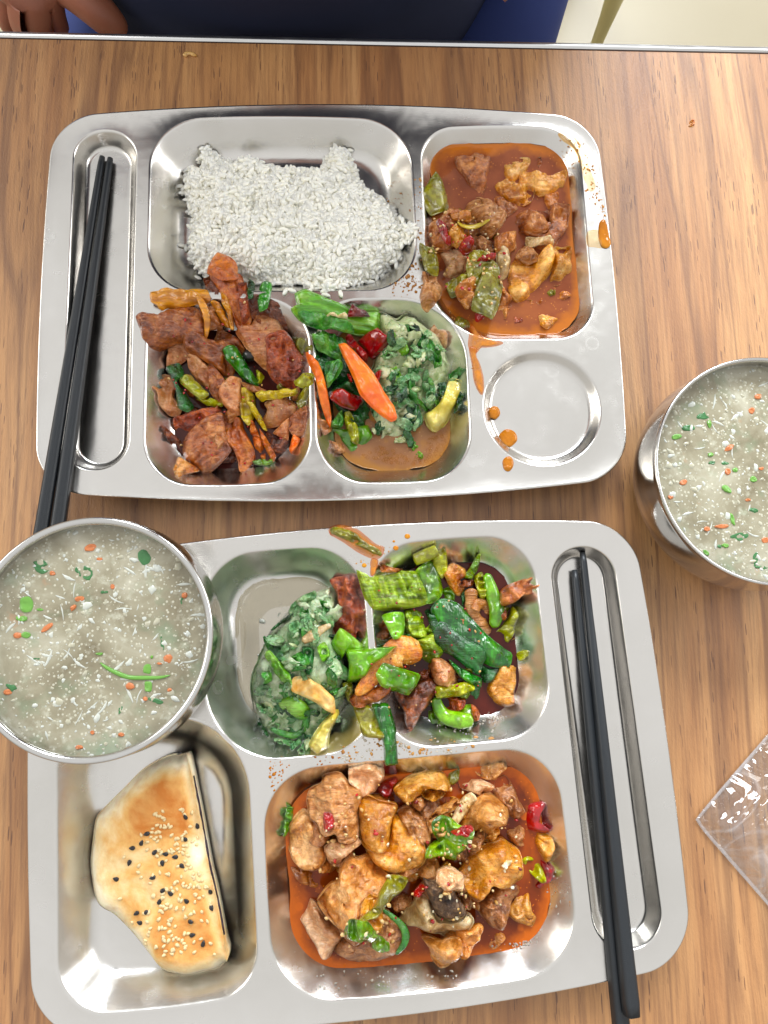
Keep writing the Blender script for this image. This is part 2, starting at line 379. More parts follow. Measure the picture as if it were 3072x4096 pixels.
def build_tray():
    from mathutils.geometry import delaunay_2d_cdt
    V = []; F = []
    out = tray_outline(2.2)
    loops = [out]+[cell_ring(c, 0) for c in CELLS]
    pts = []; edges = []; start = []
    for L in loops:
        s = len(pts); start.append(s); n = len(L)
        pts += [Vector((p[0], p[1])) for p in L]; edges += [(s+i, s+(i+1) % n) for i in range(n)]
    vo, eo, fo, ov, oe, of = delaunay_2d_cdt(pts, edges, [], 0, 1e-7)
    holes = [np.array(L) for L in loops[1:]]; vo = [tuple(v) for v in vo]
    cen = np.array([[sum(vo[i][0] for i in f)/len(f), sum(vo[i][1] for i in f)/len(f)] for f in fo])
    keep = in_poly(cen[:, 0], cen[:, 1], loops[0])
    for h in holes: keep &= ~in_poly(cen[:, 0], cen[:, 1], h)
    V = [(x, y, FZ) for x, y in vo]
    for f, k in zip(fo, keep):
        if k:
            a = sum((vo[f[i]][0]*vo[f[(i+1) % len(f)]][1]-vo[f[(i+1) % len(f)]][0]*vo[f[i]][1]) for i in range(len(f)))
            F.append(tuple(f) if a > 0 else tuple(reversed(f)))
    inv = {}
    for i, lst in enumerate(ov):
        for j in lst: inv[j] = i
    # cells
    for ci, c in enumerate(CELLS):
        n = len(loops[ci+1]); prev = [inv[start[ci+1]+i] for i in range(n)]
        for d, z in PROF[c][1:]:
            ring = cell_ring(c, d); s = len(V)
            V += [(p[0], p[1], FZ-z*mm) for p in ring]; cur = list(range(s, s+n))
            for i in range(n):
                j = (i+1) % n; F.append((prev[i], prev[j], cur[j], cur[i]))
            prev = cur
        # the floor: rings towards the middle, a touch raised
        last = np.array([V[i][:2] for i in prev]); cc = last.mean(0)
        for q, (sc_, dz) in enumerate(((0.9, 0.0), (0.6, 0.0002), (0.3, 0.0003))):
            s = len(V); V += [(cc[0]+(p[0]-cc[0])*sc_, cc[1]+(p[1]-cc[1])*sc_, V[prev[0]][2] + (dz if q else 0.00005)) for p in last]
            cur = list(range(s, s+n))
            for i in range(n):
                j = (i+1) % n; F.append((prev[i], prev[j], cur[j], cur[i]))
            prev = cur
        s = len(V); V.append((cc[0], cc[1], V[prev[0]][2])); F += [(prev[i], prev[(i+1) % n], s) for i in range(n)]
    # rolled rim
    n = len(out); prev = [inv[start[0]+i] for i in range(n)]
    for d, dz in ((1.6, 0.25), (1.0, 0.3), (0.4, 0.0), (0.05, -0.7), (0.2, -1.5), (0.9, -2.1), (1.8, -2.2), (2.4, -1.6)):
        ring = tray_outline(d); s = len(V); V += [(p[0], p[1], FZ+dz*mm) for p in ring]; cur = list(range(s, s+n))
        for i in range(n):
            j = (i+1) % n; F.append((prev[j], prev[i], cur[i], cur[j]))
        prev = cur
    return V, F
TV, TF = build_tray()
TRAYS = {}
tray_mesh = None
for key, (tx, ty, th), flip, lab in (('U', (-0.0722128, 0.2189309, 17.0346), 0, 'steel five-cell canteen tray near the far table edge, holding rice and four dishes'),
                           ('L', (0.0228716, -0.0706939, 19.7343), 1, 'steel canteen tray nearest the viewer, holding the half flatbread and big chicken portion')):
    p = rotz((tx, ty, 0)); a = R(th)+EDGE+(math.pi if flip else 0)
    if tray_mesh is None:
        o = mesh_obj('canteen_tray', TV, TF, M_STEEL); tray_mesh = o.data
        for e_ in (): pass
    else:
        o = bpy.data.objects.new('canteen_tray', tray_mesh); COL.objects.link(o)
    o.location = (p[0], p[1], 0.0006); o.rotation_euler = (0, 0, a)
    tag(o, lab, 'tray', 'five-cell steel trays'); TRAYS[key] = (p[0], p[1], a)
def to_tray(key, x, y):
    px, py, a = TRAYS[key]; c, s = math.cos(a), math.sin(a); X, Y = x-px, y-py
    return c*X+s*Y, -s*X+c*Y
def from_tray(key, x, y):
    px, py, a = TRAYS[key]; c, s = math.cos(a), math.sin(a)
    return px+c*x-s*y, py+s*x+c*y

# ------------------------------------------------------------------ height map of what already lies there (1 mm cells)
HX0, HY0, HN, HM = -0.34, -0.36, 760, 860
HY, HXg = np.meshgrid(HY0+np.arange(HM)*mm, HX0+np.arange(HN)*mm)
HEI = np.zeros((HN, HM))
for key in TRAYS:
    tx, ty = to_tray(key, HXg, HY)
    ins = in_poly(tx, ty, tray_outline()); z = np.where(ins, FZ, 0.0)
    for c in CELLS:
        x0, x1, y0, y1, r, b, D, W, f2 = CELLS[c]
        rr = float(np.mean(r)) if c != 'green' else 36
        qx = np.abs(tx/mm-(x0+x1)/2)-((x1-x0)/2-rr); qy = np.abs(ty/mm-(y0+y1)/2)-((y1-y0)/2-rr)
        sd = np.hypot(np.maximum(qx, 0), np.maximum(qy, 0))+np.minimum(np.maximum(qx, qy), 0)-rr
        k = np.clip(-sd/(W), 0, 1); z = np.where(sd < 0, FZ-D*mm*k, z)
    HEI = np.where(ins, z, HEI)
HEI0 = HEI.copy()
def hsample(x, y, H=None):
    H = HEI if H is None else H
    i = np.clip(((np.asarray(x)-HX0)/mm).round().astype(int), 0, HN-1); j = np.clip(((np.asarray(y)-HY0)/mm).round().astype(int), 0, HM-1)
    return H[i, j]
def hsplat(x, y, z, rad=1):
    i = ((x-HX0)/mm).round().astype(int); j = ((y-HY0)/mm).round().astype(int)
    for di in range(-rad, rad+1):
        for dj in range(-rad, rad+1):
            a, b = i+di, j+dj; ok = (a >= 0) & (a < HN) & (b >= 0) & (b < HM)
            np.maximum.at(HEI, (a[ok], b[ok]), z[ok])
# ------------------------------------------------------------------ makers of pieces of food
VIEWS = {'PK': (540, 980, 1.9988), 'GU': (1160, 1150, 1.9988), 'ST': (1640, 480, 1.9988), 'GL': (960, 2270, 1.9988), 'PP': (1360, 2120, 1.9988),
         'C1': (1080, 3000, 1.9988), 'C2': (1560, 3000, 1.9988), 'BN': (0, 2950, 1.508), 'SL': (0, 2040, 1.8433), 'SR': (2400, 1300, 2.0104),
         'RC': (600, 440, 1.508), 'PX': (0, 0, 1.0), 'GX': (1540, 1050, 2.6018), 'SP': (1150, 2060, 3.318)}
def px(view, s):
    """points of a view of the photograph as its pixels"""
    P = np.array([[float(q) for q in t.split(',')] for t in s.split()]) if isinstance(s, str) else np.array(s, float)
    ox, oy, k = VIEWS[view]
    return np.c_[ox+P[:, 0]/k, oy+P[:, 1]/k]
SEED = [100]
POOLZ = {}
def lump(name, mat, view, pts, T, parent=None, z=None, tilt=None, kind='chunk', wave=None, curl=0.0, curl_dir=None, sharp=None,
         n=72, facets=None, fibre=0.0, fibre_dir=None, rough=None, minz=None, sink=0.25, flat=False, ridge=0.0, maxtilt=0.42, splat=True, push=0.0, lift=0.0, sub=0, grow=None, prof=None):
    """a closed, rounded body whose outline is traced from the photograph and laid on what is already there.
    kind 'chunk': domed and faceted; 'slice': a thin plate that bends and waves"""
    SEED[0] += 13; sd = SEED[0]; rg = np.random.RandomState(sd)
    T = T*mm
    sl = kind == 'slice'
    if sl and T > 0.0036 and not flat: T = 0.0036+(T-0.0036)*0.25
    if sl and not curl and not flat: curl = rg.uniform(0.4, 1.8)
    if wave is None: wave = 0.9 if sl else 0.35
    if rough is None: rough = 0.35 if sl else 1.0
    if sharp is None: sharp = 0.35
    if facets is None: facets = 0 if sl else 3
    P = px(view, pts); zr = 0.02 if z is None else z*mm
    for it in range(3):
        X, Y = unproj(P[:, 0], P[:, 1], zr); O = smooth_closed(np.c_[X, Y], n, sharp)
        if np.sum(O[:, 0]*np.roll(O[:, 1], -1)-np.roll(O[:, 0], -1)*O[:, 1]) < 0: O = O[::-1].copy()
        cc = O.mean(0)
        # what lies under it
        i0, i1 = int((O[:, 0].min()-HX0)/mm), int((O[:, 0].max()-HX0)/mm)+2; j0, j1 = int((O[:, 1].min()-HY0)/mm), int((O[:, 1].max()-HY0)/mm)+2
        i0, j0 = max(i0, 0), max(j0, 0); i1, j1 = min(i1, HN), min(j1, HM)
        gx, gy, gh = HXg[i0:i1, j0:j1], HY[i0:i1, j0:j1], HEI[i0:i1, j0:j1]
        msk = in_poly(gx, gy, O)
        if msk.sum() < 4: msk[:] = True
        a, b, h = gx[msk]-cc[0], gy[msk]-cc[1], gh[msk]
        if tilt is None and not flat:
            A = np.c_[a, b, np.ones_like(a)]; co = np.linalg.lstsq(A.T@A+np.diag([1e-6, 1e-6, 1e-9]), A.T@h, rcond=None)[0]
            g = np.hypot(co[0], co[1]); k = min(1, maxtilt/g) if g > 0 else 1; tx_, ty_ = co[0]*k*0.8, co[1]*k*0.8
        else: tx_, ty_ = (tilt or (0, 0))
        if z is None:
            base = np.percentile(h-a*tx_-b*ty_, 70 if not sl else 82)-sink*T+lift*mm
            if minz is not None:
                # what stands in liquid shows its whole outline; 'sub' pieces only break the surface
                need = (minz*mm-sub*T) if sub else (minz*mm-0.0012-(0.30 if not sl else 0.5)*T)
                base = max(base, need)
        else: base = z*mm
        zr = base+T*0.35
    O = (O-cc)*(grow if grow else (1.07 if not sl else 1.05))
    # long axis
    U, S_, Vt = np.linalg.svd(O-O.mean(0), full_matrices=False); ax = Vt[0]; pr = O@ax; pe = O@np.array([-ax[1], ax[0]])
    L1, L2 = (pr.max()-pr.min())/2, (pe.max()-pe.min())/2; half = max(0, L1-L2)*0.9; mid = (pr.max()+pr.min())/2; mide = (pe.max()+pe.min())/2
    tgt = np.outer(mid+np.clip(pr-mid, -half, half), ax)+mide*np.array([-ax[1], ax[0]])
    K = int(np.clip(L2/0.0009, 13, 42)) if not sl else int(np.clip(L2/0.0011, 12, 30))
    rho = 1-(1-np.linspace(0, 1, K+1))**1.7
    size = max(L2, 1e-3)
    fd = fibre_dir if fibre_dir is not None else math.degrees(math.atan2(ax[1], ax[0]))
    fx, fy = math.cos(R(fd)), math.sin(R(fd))
    planes = []
    for q in range(facets):
        an = rg.uniform(0, 2*math.pi); planes.append((math.cos(an), math.sin(an), rg.uniform(0.25, 0.95)*T/size, rg.uniform(0.86, 1.12)*T))
    def mids(x, y):
        s = tx_*x+ty_*y
        w_ = fbm(x/size*0.8+sd, y/size*0.8, seed=sd, oct=2)*wave*(T if not sl else max(T, 0.0016))
        if curl:
            cd = curl_dir if curl_dir is not None else fd+90
            q = x*math.cos(R(cd))+y*math.sin(R(cd)); w_ = w_-curl*mm*((q/size)**2)
        return s+w_
    def tops(x, y, r):
        if sl: t = (1-r**6)**0.5
        else: t = (1-r**(prof or 3.2))**0.55
        h = t*T
        for (a1, b1, sl1, h0) in planes:      # soft minimum: rounded edges between the cuts
            q_ = h0-(a1*x+b1*y)*sl1*0.8; k_ = T*0.22; e_ = np.clip(0.5+0.5*(q_-h)/k_, 0, 1); h = q_*(1-e_)+h*e_-k_*e_*(1-e_)
        h = np.maximum(h, 0.12*T*t)
        env = np.clip((1-r)*4, 0, 1)*0.8+0.2
        f1 = 1/0.006
        dn = fbm(x*f1, y*f1, seed=sd+3, oct=4, gain=0.6)*0.0012*rough
        if not sl and rough > 0.65:      # folds and crevices of torn meat
            cr1 = np.abs(fbm(x/0.009+sd*.7, y/0.009, seed=sd+21, oct=2)); dn = dn-np.clip(0.16-cr1, 0, 1)*0.011*rough
        if ridge: dn = dn+(0.4-np.abs(vnoise(x/0.0045+sd, y/0.0045, seed=sd+9)))*0.0026*ridge
        if fibre:
            u_ = (x*fx+y*fy); v_ = (-x*fy+y*fx)
            dn = dn+fbm(u_/0.02, v_/0.0016, seed=sd+5, oct=2)*0.0007*fibre
        return h+dn*env*(1 if t is not None else 0)
    V = []
    ang = np.arctan2(O[:, 1], O[:, 0])
    jit = 1+0.02*rough*fbm(np.cos(ang)*4+sd, np.sin(ang)*4, seed=sd+1, oct=3)
    Oj = tgt+(O-tgt)*jit[:, None]
    tops_v = []
    for k in range(K+1):
        p = tgt+(Oj-tgt)*rho[k]; x, y = p[:, 0], p[:, 1]
        zz = mids(x, y)+(tops(x, y, np.full(n, rho[k])) if k < K else T*(0.30 if not sl else 0.5))
        if k == K:
            zz = mids(x, y)+T*(0.30 if not sl else 0.5)
        V.append(np.c_[x, y, zz])
    # the widest line, then the underside
    und = [(0.985, 0.10), (0.93, 0.0), (0.7, -0.02), (0.35, -0.02), (0.0, -0.02)] if not sl else [(0.985, 0.2), (0.94, 0.03), (0.7, 0.0), (0.35, 0.0), (0.0, 0.0)]
    for r_, f_ in und:
        p = tgt+(Oj-tgt)*r_; V.append(np.c_[p[:, 0], p[:, 1], mids(p[:, 0], p[:, 1])+T*f_])
    for k in range(K):
        if k == 0: continue
    # keep the rim below the top ring next to it
    V[K-1][:, 2] = np.maximum(V[K-1][:, 2], V[K][:, 2]+T*0.05)
    rings = len(V); VV = np.vstack(V)
    F = []
    for k in range(rings-1):
        for i in range(n):
            j = (i+1) % n; F.append((k*n+i, (k+1)*n+i, (k+1)*n+j, k*n+j))
    o = mesh_obj(name, VV, F, MATS[mat] if isinstance(mat, str) else mat, parent, True)
    o.location = (cc[0], cc[1]-push, base) if parent is None else (cc[0]-parent.location.x, cc[1]-parent.location.y, base-parent.location.z)
    if splat:
        top = np.vstack(V[:K+1]); hsplat(top[:, 0]+cc[0], top[:, 1]+cc[1], top[:, 2]+base)
        q = np.vstack([(V[k]+V[k+1])/2 for k in range(K)]); hsplat(q[:, 0]+cc[0], q[:, 1]+cc[1], q[:, 2]+base)
    at_ = o.data.attributes.new('rho', 'FLOAT', 'POINT'); at_.data.foreach_set('value', np.concatenate([np.full(n, rho[k]) for k in range(K+1)]+[np.ones(n)]*(rings-K-1)))
    return o
def tube(name, mat, view, pts, widths, parent=None, z=None, flat=1.0, n=14, lift=0.0, rough=0.3, splat=True, closed_ends=True, steps=28, sink=0.2):
    """a bent stalk along a traced centre line; widths in mm along it; flat squeezes its height"""
    SEED[0] += 7; sd = SEED[0]
    P = px(view, pts); w = np.interp(np.linspace(0, 1, steps), np.linspace(0, 1, len(widths)), widths)*mm/2
    zr = 0.025 if z is None else (z if isinstance(z, (int, float)) else float(np.mean(z)))*mm
    for it in range(2):
        X, Y = unproj(P[:, 0], P[:, 1], zr)
        Q = np.c_[X, Y]; out = []
        for i in range(len(Q)-1):
            p0, p1, p2, p3 = Q[max(i-1, 0)], Q[i], Q[i+1], Q[min(i+2, len(Q)-1)]
            for t in np.linspace(0, 1, 10, endpoint=False):
                out.append(0.5*((2*p1)+(-p0+p2)*t+(2*p0-5*p1+4*p2-p3)*t*t+(-p0+3*p1-3*p2+p3)*t**3))
        out.append(Q[-1]); out = np.array(out); s = np.r_[0, np.cumsum(np.hypot(*np.diff(out, axis=0).T))]
        u = np.linspace(0, s[-1], steps); C_ = np.c_[np.interp(u, s, out[:, 0]), np.interp(u, s, out[:, 1])]
        if z is None:
            h = hsample(C_[:, 0], C_[:, 1]); hh = np.convolve(np.pad(h, 4, 'edge'), np.ones(9)/9, 'valid'); co = np.polyfit(u, h, 2)
            zz = np.maximum(np.polyval(co, u), 0.5*hh+0.5*np.polyval(co, u))+w*flat*(1-sink)+lift*mm
        elif isinstance(z, (int, float)): zz = np.full(steps, z*mm)
        else: zz = np.interp(np.linspace(0, 1, steps), np.linspace(0, 1, len(z)), z)*mm
        zr = float(zz.mean())
    T_ = np.gradient(C_, axis=0); T_ /= np.linalg.norm(T_, axis=1)[:, None]+1e-12; N_ = np.c_[-T_[:, 1], T_[:, 0]]
    a = np.linspace(0, 2*math.pi, n, endpoint=False); cc = C_.mean(0); z0 = float(zz.min())
    V = []
    ends = [(0, 0.02), (0, 0.7)]
    for k in range(steps):
        f = 1.0
        if closed_ends: f = min(1, math.sin(min(1, (k+0.35)/1.8)*math.pi/2), math.sin(min(1, (steps-1-k+0.35)/1.8)*math.pi/2))
        rr = w[k]*f*(1+0.10*rough*vnoise(a*1.3, np.full(n, k*0.35), seed=sd))
        V.append(np.c_[C_[k, 0]-cc[0]+N_[k, 0]*np.cos(a)*rr, C_[k, 1]-cc[1]+N_[k, 1]*np.cos(a)*rr, zz[k]-z0+np.sin(a)*rr*flat])
    VV = np.vstack(V); F = []
    for k in range(steps-1):
        for i in range(n):
            j = (i+1) % n; F.append((k*n+i, k*n+j, (k+1)*n+j, (k+1)*n+i))
    F.append(tuple(reversed(range(n)))); F.append(tuple(range((steps-1)*n, steps*n)))
    o = mesh_obj(name, VV, F, MATS[mat] if isinstance(mat, str) else mat, parent, True)
    o.location = (cc[0], cc[1], z0) if parent is None else (cc[0]-parent.location.x, cc[1]-parent.location.y, z0-parent.location.z)
    if splat: hsplat(VV[:, 0]+cc[0], VV[:, 1]+cc[1], VV[:, 2]+z0)
    return o
def join_np(items):
    V = []; F = []; s = 0
    for v, f in items:
        V.append(v); F += [tuple(i+s for i in q) for q in f]; s += len(v)
    return np.vstack(V), F
_ico = {}
def ico(sub):
    if sub not in _ico:
        bm = bmesh.new(); bmesh.ops.create_icosphere(bm, subdivisions=sub, radius=1)
        _ico[sub] = (np.array([v.co[:] for v in bm.verts]), [tuple(v.index for v in f.verts) for f in bm.faces]); bm.free()
    return _ico[sub]
def rot_np(v, rx, ry, rz):
    M = np.array((Matrix.Rotation(rz, 3, 'Z') @ Matrix.Rotation(ry, 3, 'Y') @ Matrix.Rotation(rx, 3, 'X')))
    return v @ M.T

USED = set()
def filler(view, region, n, mats, smin, smax, name, label, cat, group, seed, T=(5, 9), minz=0, sharp=0.3):
    """scraps that fill the gaps below the traced pieces"""
    P = px(view, region); rg = np.random.RandomState(seed); k = 0
    while k < n:
        u = rg.uniform(P[:, 0].min(), P[:, 0].max()); w = rg.uniform(P[:, 1].min(), P[:, 1].max())
        if not in_poly(np.array([u]), np.array([w]), P)[0]: continue
        k += 1; m_ = 9; A = np.linspace(0, 2*math.pi, m_, endpoint=False)+rg.uniform(0, 1); s = rg.uniform(smin, smax); st = rg.uniform(.5, .9); th = rg.uniform(0, 3.14)
        r = s*rg.uniform(.7, 1.15, m_); a, b = np.cos(A)*r, np.sin(A)*r*st
        q = np.c_[u+a*math.cos(th)-b*math.sin(th), w+a*math.sin(th)+b*math.cos(th)]
        ox, oy, kk = VIEWS[view]; q = (q-np.array([ox, oy]))*kk
        m_ = mats[rg.randint(len(mats))]
        o = lump(name, m_, view, q, rg.uniform(*T), n=52, ridge=1.2, sharp=sharp, minz=minz, sub=0.45)
        fu, fw = (u-P[:, 0].min())/np.ptp(P[:, 0]), (w-P[:, 1].min())/np.ptp(P[:, 1])
        zone = ('far' if fw < .34 else 'near' if fw > .67 else 'middle')+' '+('left' if fu < .34 else 'right' if fu > .67 else 'centre')
        tone = 'green' if m_.startswith(('pep', 'leaf')) else 'dark brown' if 'dark' in m_ else 'tan' if m_ in ('chicken', 'chicken_gold') else 'reddish brown'
        tone = ('small ' if s < smin+(smax-smin)*.33 else 'large ' if s > smin+(smax-smin)*.67 else '')+('stubby ' if st > .78 else 'narrow ' if st < .62 else '')+tone
        lb = f'{tone} scrap {label}, {zone}'
        if lb in USED: lb = lb.replace('scrap', 'scrap with pointed ends' if r.max()/r.min() > 1.4 else 'scrap of even outline', 1)
        USED.add(lb); tag(o, lb, cat, group)
# ------------------------------------------------------------------ sauces and broths lying in the cells
def liquid(key, edge, mid, deep, rough=0.04, trans=0.0, bump=0.12, specks=None, oil=None):
    t = NT(key); v = t.mapping(); n1 = t.noise(v, 26, 4, 0.55, 0.4)
    col = t.ramp(n1, [(0.32, lin(deep)), (0.70, lin(edge)), (0.5, lin(mid))])
    if specks:
        vo = t.voro(v, 420); sp_ = t.math('MULTIPLY', t.math('LESS_THAN', vo.outputs['Distance'], 0.2), t.math('GREATER_THAN', t.noise(v, 160, 2), 0.52))
        col = t.mix(t.math('MULTIPLY', sp_, 0.7), col, lin(specks))
    if oil:
        at_ = t.node('ShaderNodeAttribute', attribute_name='edge'); f_ = t.math('ADD', at_.outputs['Fac'], t.math('MULTIPLY', t.math('SUBTRACT', t.noise(v, 60, 3, .6), .5), 1.1))
        col = t.mix(t.ramp(f_, [(0.45, 0.0), (0.85, 0.9)]), col, lin(oil))
        vi = t.voro(t.mapping((1, 1, 1)), 95); col = t.mix(t.math('MULTIPLY', t.ramp(vi.outputs['Distance'], [(0.20, 0.75), (0.27, 0.0)]), t.ramp(t.noise(v, 30, 2, .5), [(0.48, 0.0), (0.6, 1.0)])), col, lin(oil))
    b = t.bump(t.noise(v, 90, 2, 0.4), bump, 0.0006)
    t.set(Base_Color=col, Roughness=rough, Normal=b, Coat_Weight=0.0, Transmission_Weight=trans, IOR=1.36)
    MATS[key] = t.m; return t.m
liquid('broth_stew', (164, 92, 50), (146, 78, 46), (120, 58, 30), specks=(206, 130, 60), oil=(196, 112, 34))
liquid('sauce_pork', (84, 40, 34), (64, 28, 24), (44, 18, 14))
liquid('broth_greens', (160, 112, 72), (146, 100, 66), (124, 80, 46), specks=(186, 140, 90), oil=(170, 116, 50))
liquid('sauce_pepper', (96, 34, 22), (76, 24, 18), (54, 16, 12))
liquid('oil_chicken', (164, 72, 6), (134, 54, 8), (96, 38, 12), specks=(220, 120, 24), oil=(206, 100, 10))
liquid('drop_orange', (214, 150, 40), (196, 120, 24), (150, 84, 16), bump=0.6)
liquid('drop_brown', (204, 156, 90), (178, 124, 62), (140, 88, 40), bump=0.8)
def pool(name, key, cell, z, mat, label, cat, grow=0.0, wob=0.6, poly=None, shift=(0, 0), group=None):
    """liquid standing in a cell: its edge follows the wall at that height, with a low meniscus"""
    if poly is None:
        pr = PROF[cell]; d = np.interp(FZ/mm-z, [q[1] for q in pr], [q[0] for q in pr])
        r0, r1 = cell_ring(cell, d-0.9+grow), cell_ring(cell, d+0.7+grow); q_ = r0*60
        wv = np.clip(0.35+0.9*fbm(q_[:, 0]*.9, q_[:, 1]*.9, seed=len(name), oct=3), 0, 1)[:, None]; ring = r0*(1-wv)+r1*wv
    else: ring = np.array(poly)*mm
    cc = ring.mean(0); n = len(ring); V = []; F = []
    a = np.arange(n)/n*2*math.pi
    for sc_, dz in ((1.0, 0.35), (0.992, 0.12), (0.98, 0.02), (0.95, 0), (0.8, 0), (0.5, 0), (0.25, 0)):
        p = cc+(ring-cc)*sc_
        if poly is not None: p = cc+(ring-cc)*(sc_*(1+0.02*wob*fbm(np.cos(a)*3, np.sin(a)*3, seed=5, oct=3)))[:, None]; dz = {0.35: -0.35, 0.12: -0.1}.get(dz, dz)
        V.append(np.c_[p, np.full(n, z*mm+dz*mm)])
    V.append(np.array([[cc[0], cc[1], z*mm]])); VV = np.vstack(V)
    for k in range(6):
        for i in range(n):
            j = (i+1) % n; F.append((k*n+i, k*n+j, (k+1)*n+j, (k+1)*n+i))
    F += [(6*n+i, 6*n+(i+1) % n, 7*n) for i in range(n)]
    # the body below, down to the wall
    s = len(VV); low = cc+(ring-cc)*0.93; VV = np.vstack([VV, np.c_[low, np.full(n, max(z-4, 2.2)*mm)]]) if poly is None else np.vstack([VV, np.c_[cc+(ring-cc)*0.99, np.full(n, z*mm-0.0006)]])
    F += [((i+1) % n, i, s+i, s+(i+1) % n) for i in range(n)]+[tuple(s+i for i in reversed(range(n)))]
    o = mesh_obj(name, VV, F, MATS[mat]); px_, py_, a_ = TRAYS[key]
    at_ = o.data.attributes.new('edge', 'FLOAT', 'POINT'); at_.data.foreach_set('value', np.concatenate([np.full(n, q) for q in (1, 1, .9, .75, .15, 0, 0)]+[np.zeros(len(VV)-7*n)])); o.location = (px_, py_, 0.0006); o.rotation_euler = (0, 0, a_)
    tag(o, label, cat, group); return o
pool('stew_broth', 'U', 'stew', 13.5, 'broth_stew', 'orange-brown broth filling the corner cell round the stewed chicken', 'broth')
pool('pork_sauce', 'U', 'pork', 4.0, 'sauce_pork', 'dark glossy sauce pooled beneath the pork slices', 'sauce')
pool('greens_broth', 'U', 'green', 7.5, 'broth_greens', 'thin brown bubbly broth beneath the greens and mash', 'broth')
pool('chicken_oil', 'L', 'rice', 8.5, 'oil_chicken', 'red-orange oily sauce around the big portion of chicken pieces', 'sauce')
pool('pepper_sauce', 'L', 'pork', 4.4, 'sauce_pepper', 'dark red-brown sauce beneath the peppers and leeks', 'sauce')
_t = NT('juice_film'); _tr = _t.node('ShaderNodeBsdfTransparent'); _tr.inputs[0].default_value = (0.90, 0.88, 0.82, 1); _gl = _t.node('ShaderNodeBsdfGlossy'); _gl.inputs['Roughness'].default_value = 0.03
_mx = _t.node('ShaderNodeMixShader'); _mx.inputs[0].default_value = 0.08; _t.link(_tr.outputs[0], _mx.inputs[1]); _t.link(_gl.outputs[0], _mx.inputs[2]); _t.link(_mx.outputs[0], _t.n['Material Output'].inputs[0]); MATS['water_film'] = _t.m
pool('clear_juice', 'L', 'green', 2.9, 'water_film', 'clear juice film on the cell floor beside the mashed greens', 'juice')

# ------------------------------------------------------------------ bowls of soup
def lathe(prof, n=96):
    V = []; F = []
    a = np.linspace(0, 2*math.pi, n, endpoint=False)
    for r, z in prof: V.append(np.c_[np.cos(a)*r, np.sin(a)*r, np.full(n, z)])
    for k in range(len(prof)-1):
        for i in range(n):
            j = (i+1) % n; F.append((k*n+i, k*n+j, (k+1)*n+j, (k+1)*n+i))
    return np.vstack(V), F
def bez(p0, p1, p2, p3, n):
    t = np.linspace(0, 1, n)[:, None]; p0, p1, p2, p3 = map(np.array, (p0, p1, p2, p3))
    return p0*(1-t)**3+3*p1*t*(1-t)**2+3*p2*t*t*(1-t)+p3*t**3
def bowl(cx_, cy_, z0, Rr, H, belly, lab, lip=0.0034):
    out = [(0.0001, 0.0), (0.6*Rr*0.8, 0.0), (0.62*Rr, 0.001)]+[tuple(q) for q in bez((0.64*Rr, 0.002), (belly*1.02, 0.010), (belly*1.02, H*0.55), (Rr-lip*0.6, H-0.004), 22)]
    out += [(Rr-lip*0.2, H-0.003), (Rr, H-0.0016), (Rr-lip*0.08, H-0.0004), (Rr-lip*0.4, H), (Rr-lip*0.8, H-0.0005), (Rr-lip, H-0.0018)]
    inn = [tuple(q) for q in bez((Rr-lip, H-0.003), (belly*0.985, H*0.55), (belly*0.97, 0.012), (0.55*Rr, 0.0028), 18)]+[(0.0001, 0.0025)]
    V, F = lathe(out+inn, 128)
    o = mesh_obj('soup_bowl', V, F, M_STEEL_BOWL); o.location = (cx_, cy_, z0); tag(o, lab, 'bowl', 'steel soup bowls'); return o, inn
bL = rotz((-0.1385, -0.0378, 0)); ZB = 0.0168
BOWL_L, innL = bowl(bL[0], bL[1], ZB, 0.0675, 0.0535, 0.0705, 'steel bowl of soup overlapping the lower tray corner, chopsticks passing behind it', 0.0042)
bR = rotz((0.2222, 0.1652, 0))
BOWL_R, innR = bowl(bR[0], bR[1], 0.0006, 0.0722, 0.060, 0.0748, 'steel bowl of soup standing on bare wood, cut off by the frame', 0.0026)

def soup_mat():
    t = NT('egg_drop_soup'); v = t.mapping()
    n1 = t.noise(v, 30, 5, 0.6, 0.5); n2 = t.noise(v, 150, 5, 0.65)
    col = t.ramp(n1, [(0.30, lin((120, 110, 84))), (0.70, lin((186, 181, 160))), (0.5, lin((154, 147, 122)))])
    col = t.mix(t.ramp(n2, [(0.55, 0.0), (0.75, 0.6)]), col, lin((216, 216, 196)))
    g = t.noise(t.mapping(loc=(3, 1, 0)), 42, 4, 0.6); col = t.mix(t.ramp(g, [(0.54, 0.0), (0.74, 0.5)]), col, lin((104, 146, 112)))
    g = t.noise(t.mapping(loc=(7, 4, 0)), 60, 3, 0.6); col = t.mix(t.ramp(g, [(0.66, 0.0), (0.78, 0.45)]), col, lin((200, 130, 80)))
    vo = t.voro(v, 330); col = t.mix(t.math('MULTIPLY', t.math('LESS_THAN', vo.outputs['Distance'], 0.22), 0.55), col, lin((226, 224, 204)))
    b = t.bump(t.noise(v, 70, 3, 0.5), 0.3, 0.0008); b = t.bump(n2, 0.25, 0.0004, b)
    t.set(Base_Color=col, Roughness=0.12, Normal=b, Coat_Weight=0.6, Coat_Roughness=0.04, Subsurface_Weight=0.3, Subsurface_Scale=0.003, Subsurface_Radius=(1.0, 0.9, 0.8))
    return t.m
M_SOUP = soup_mat()
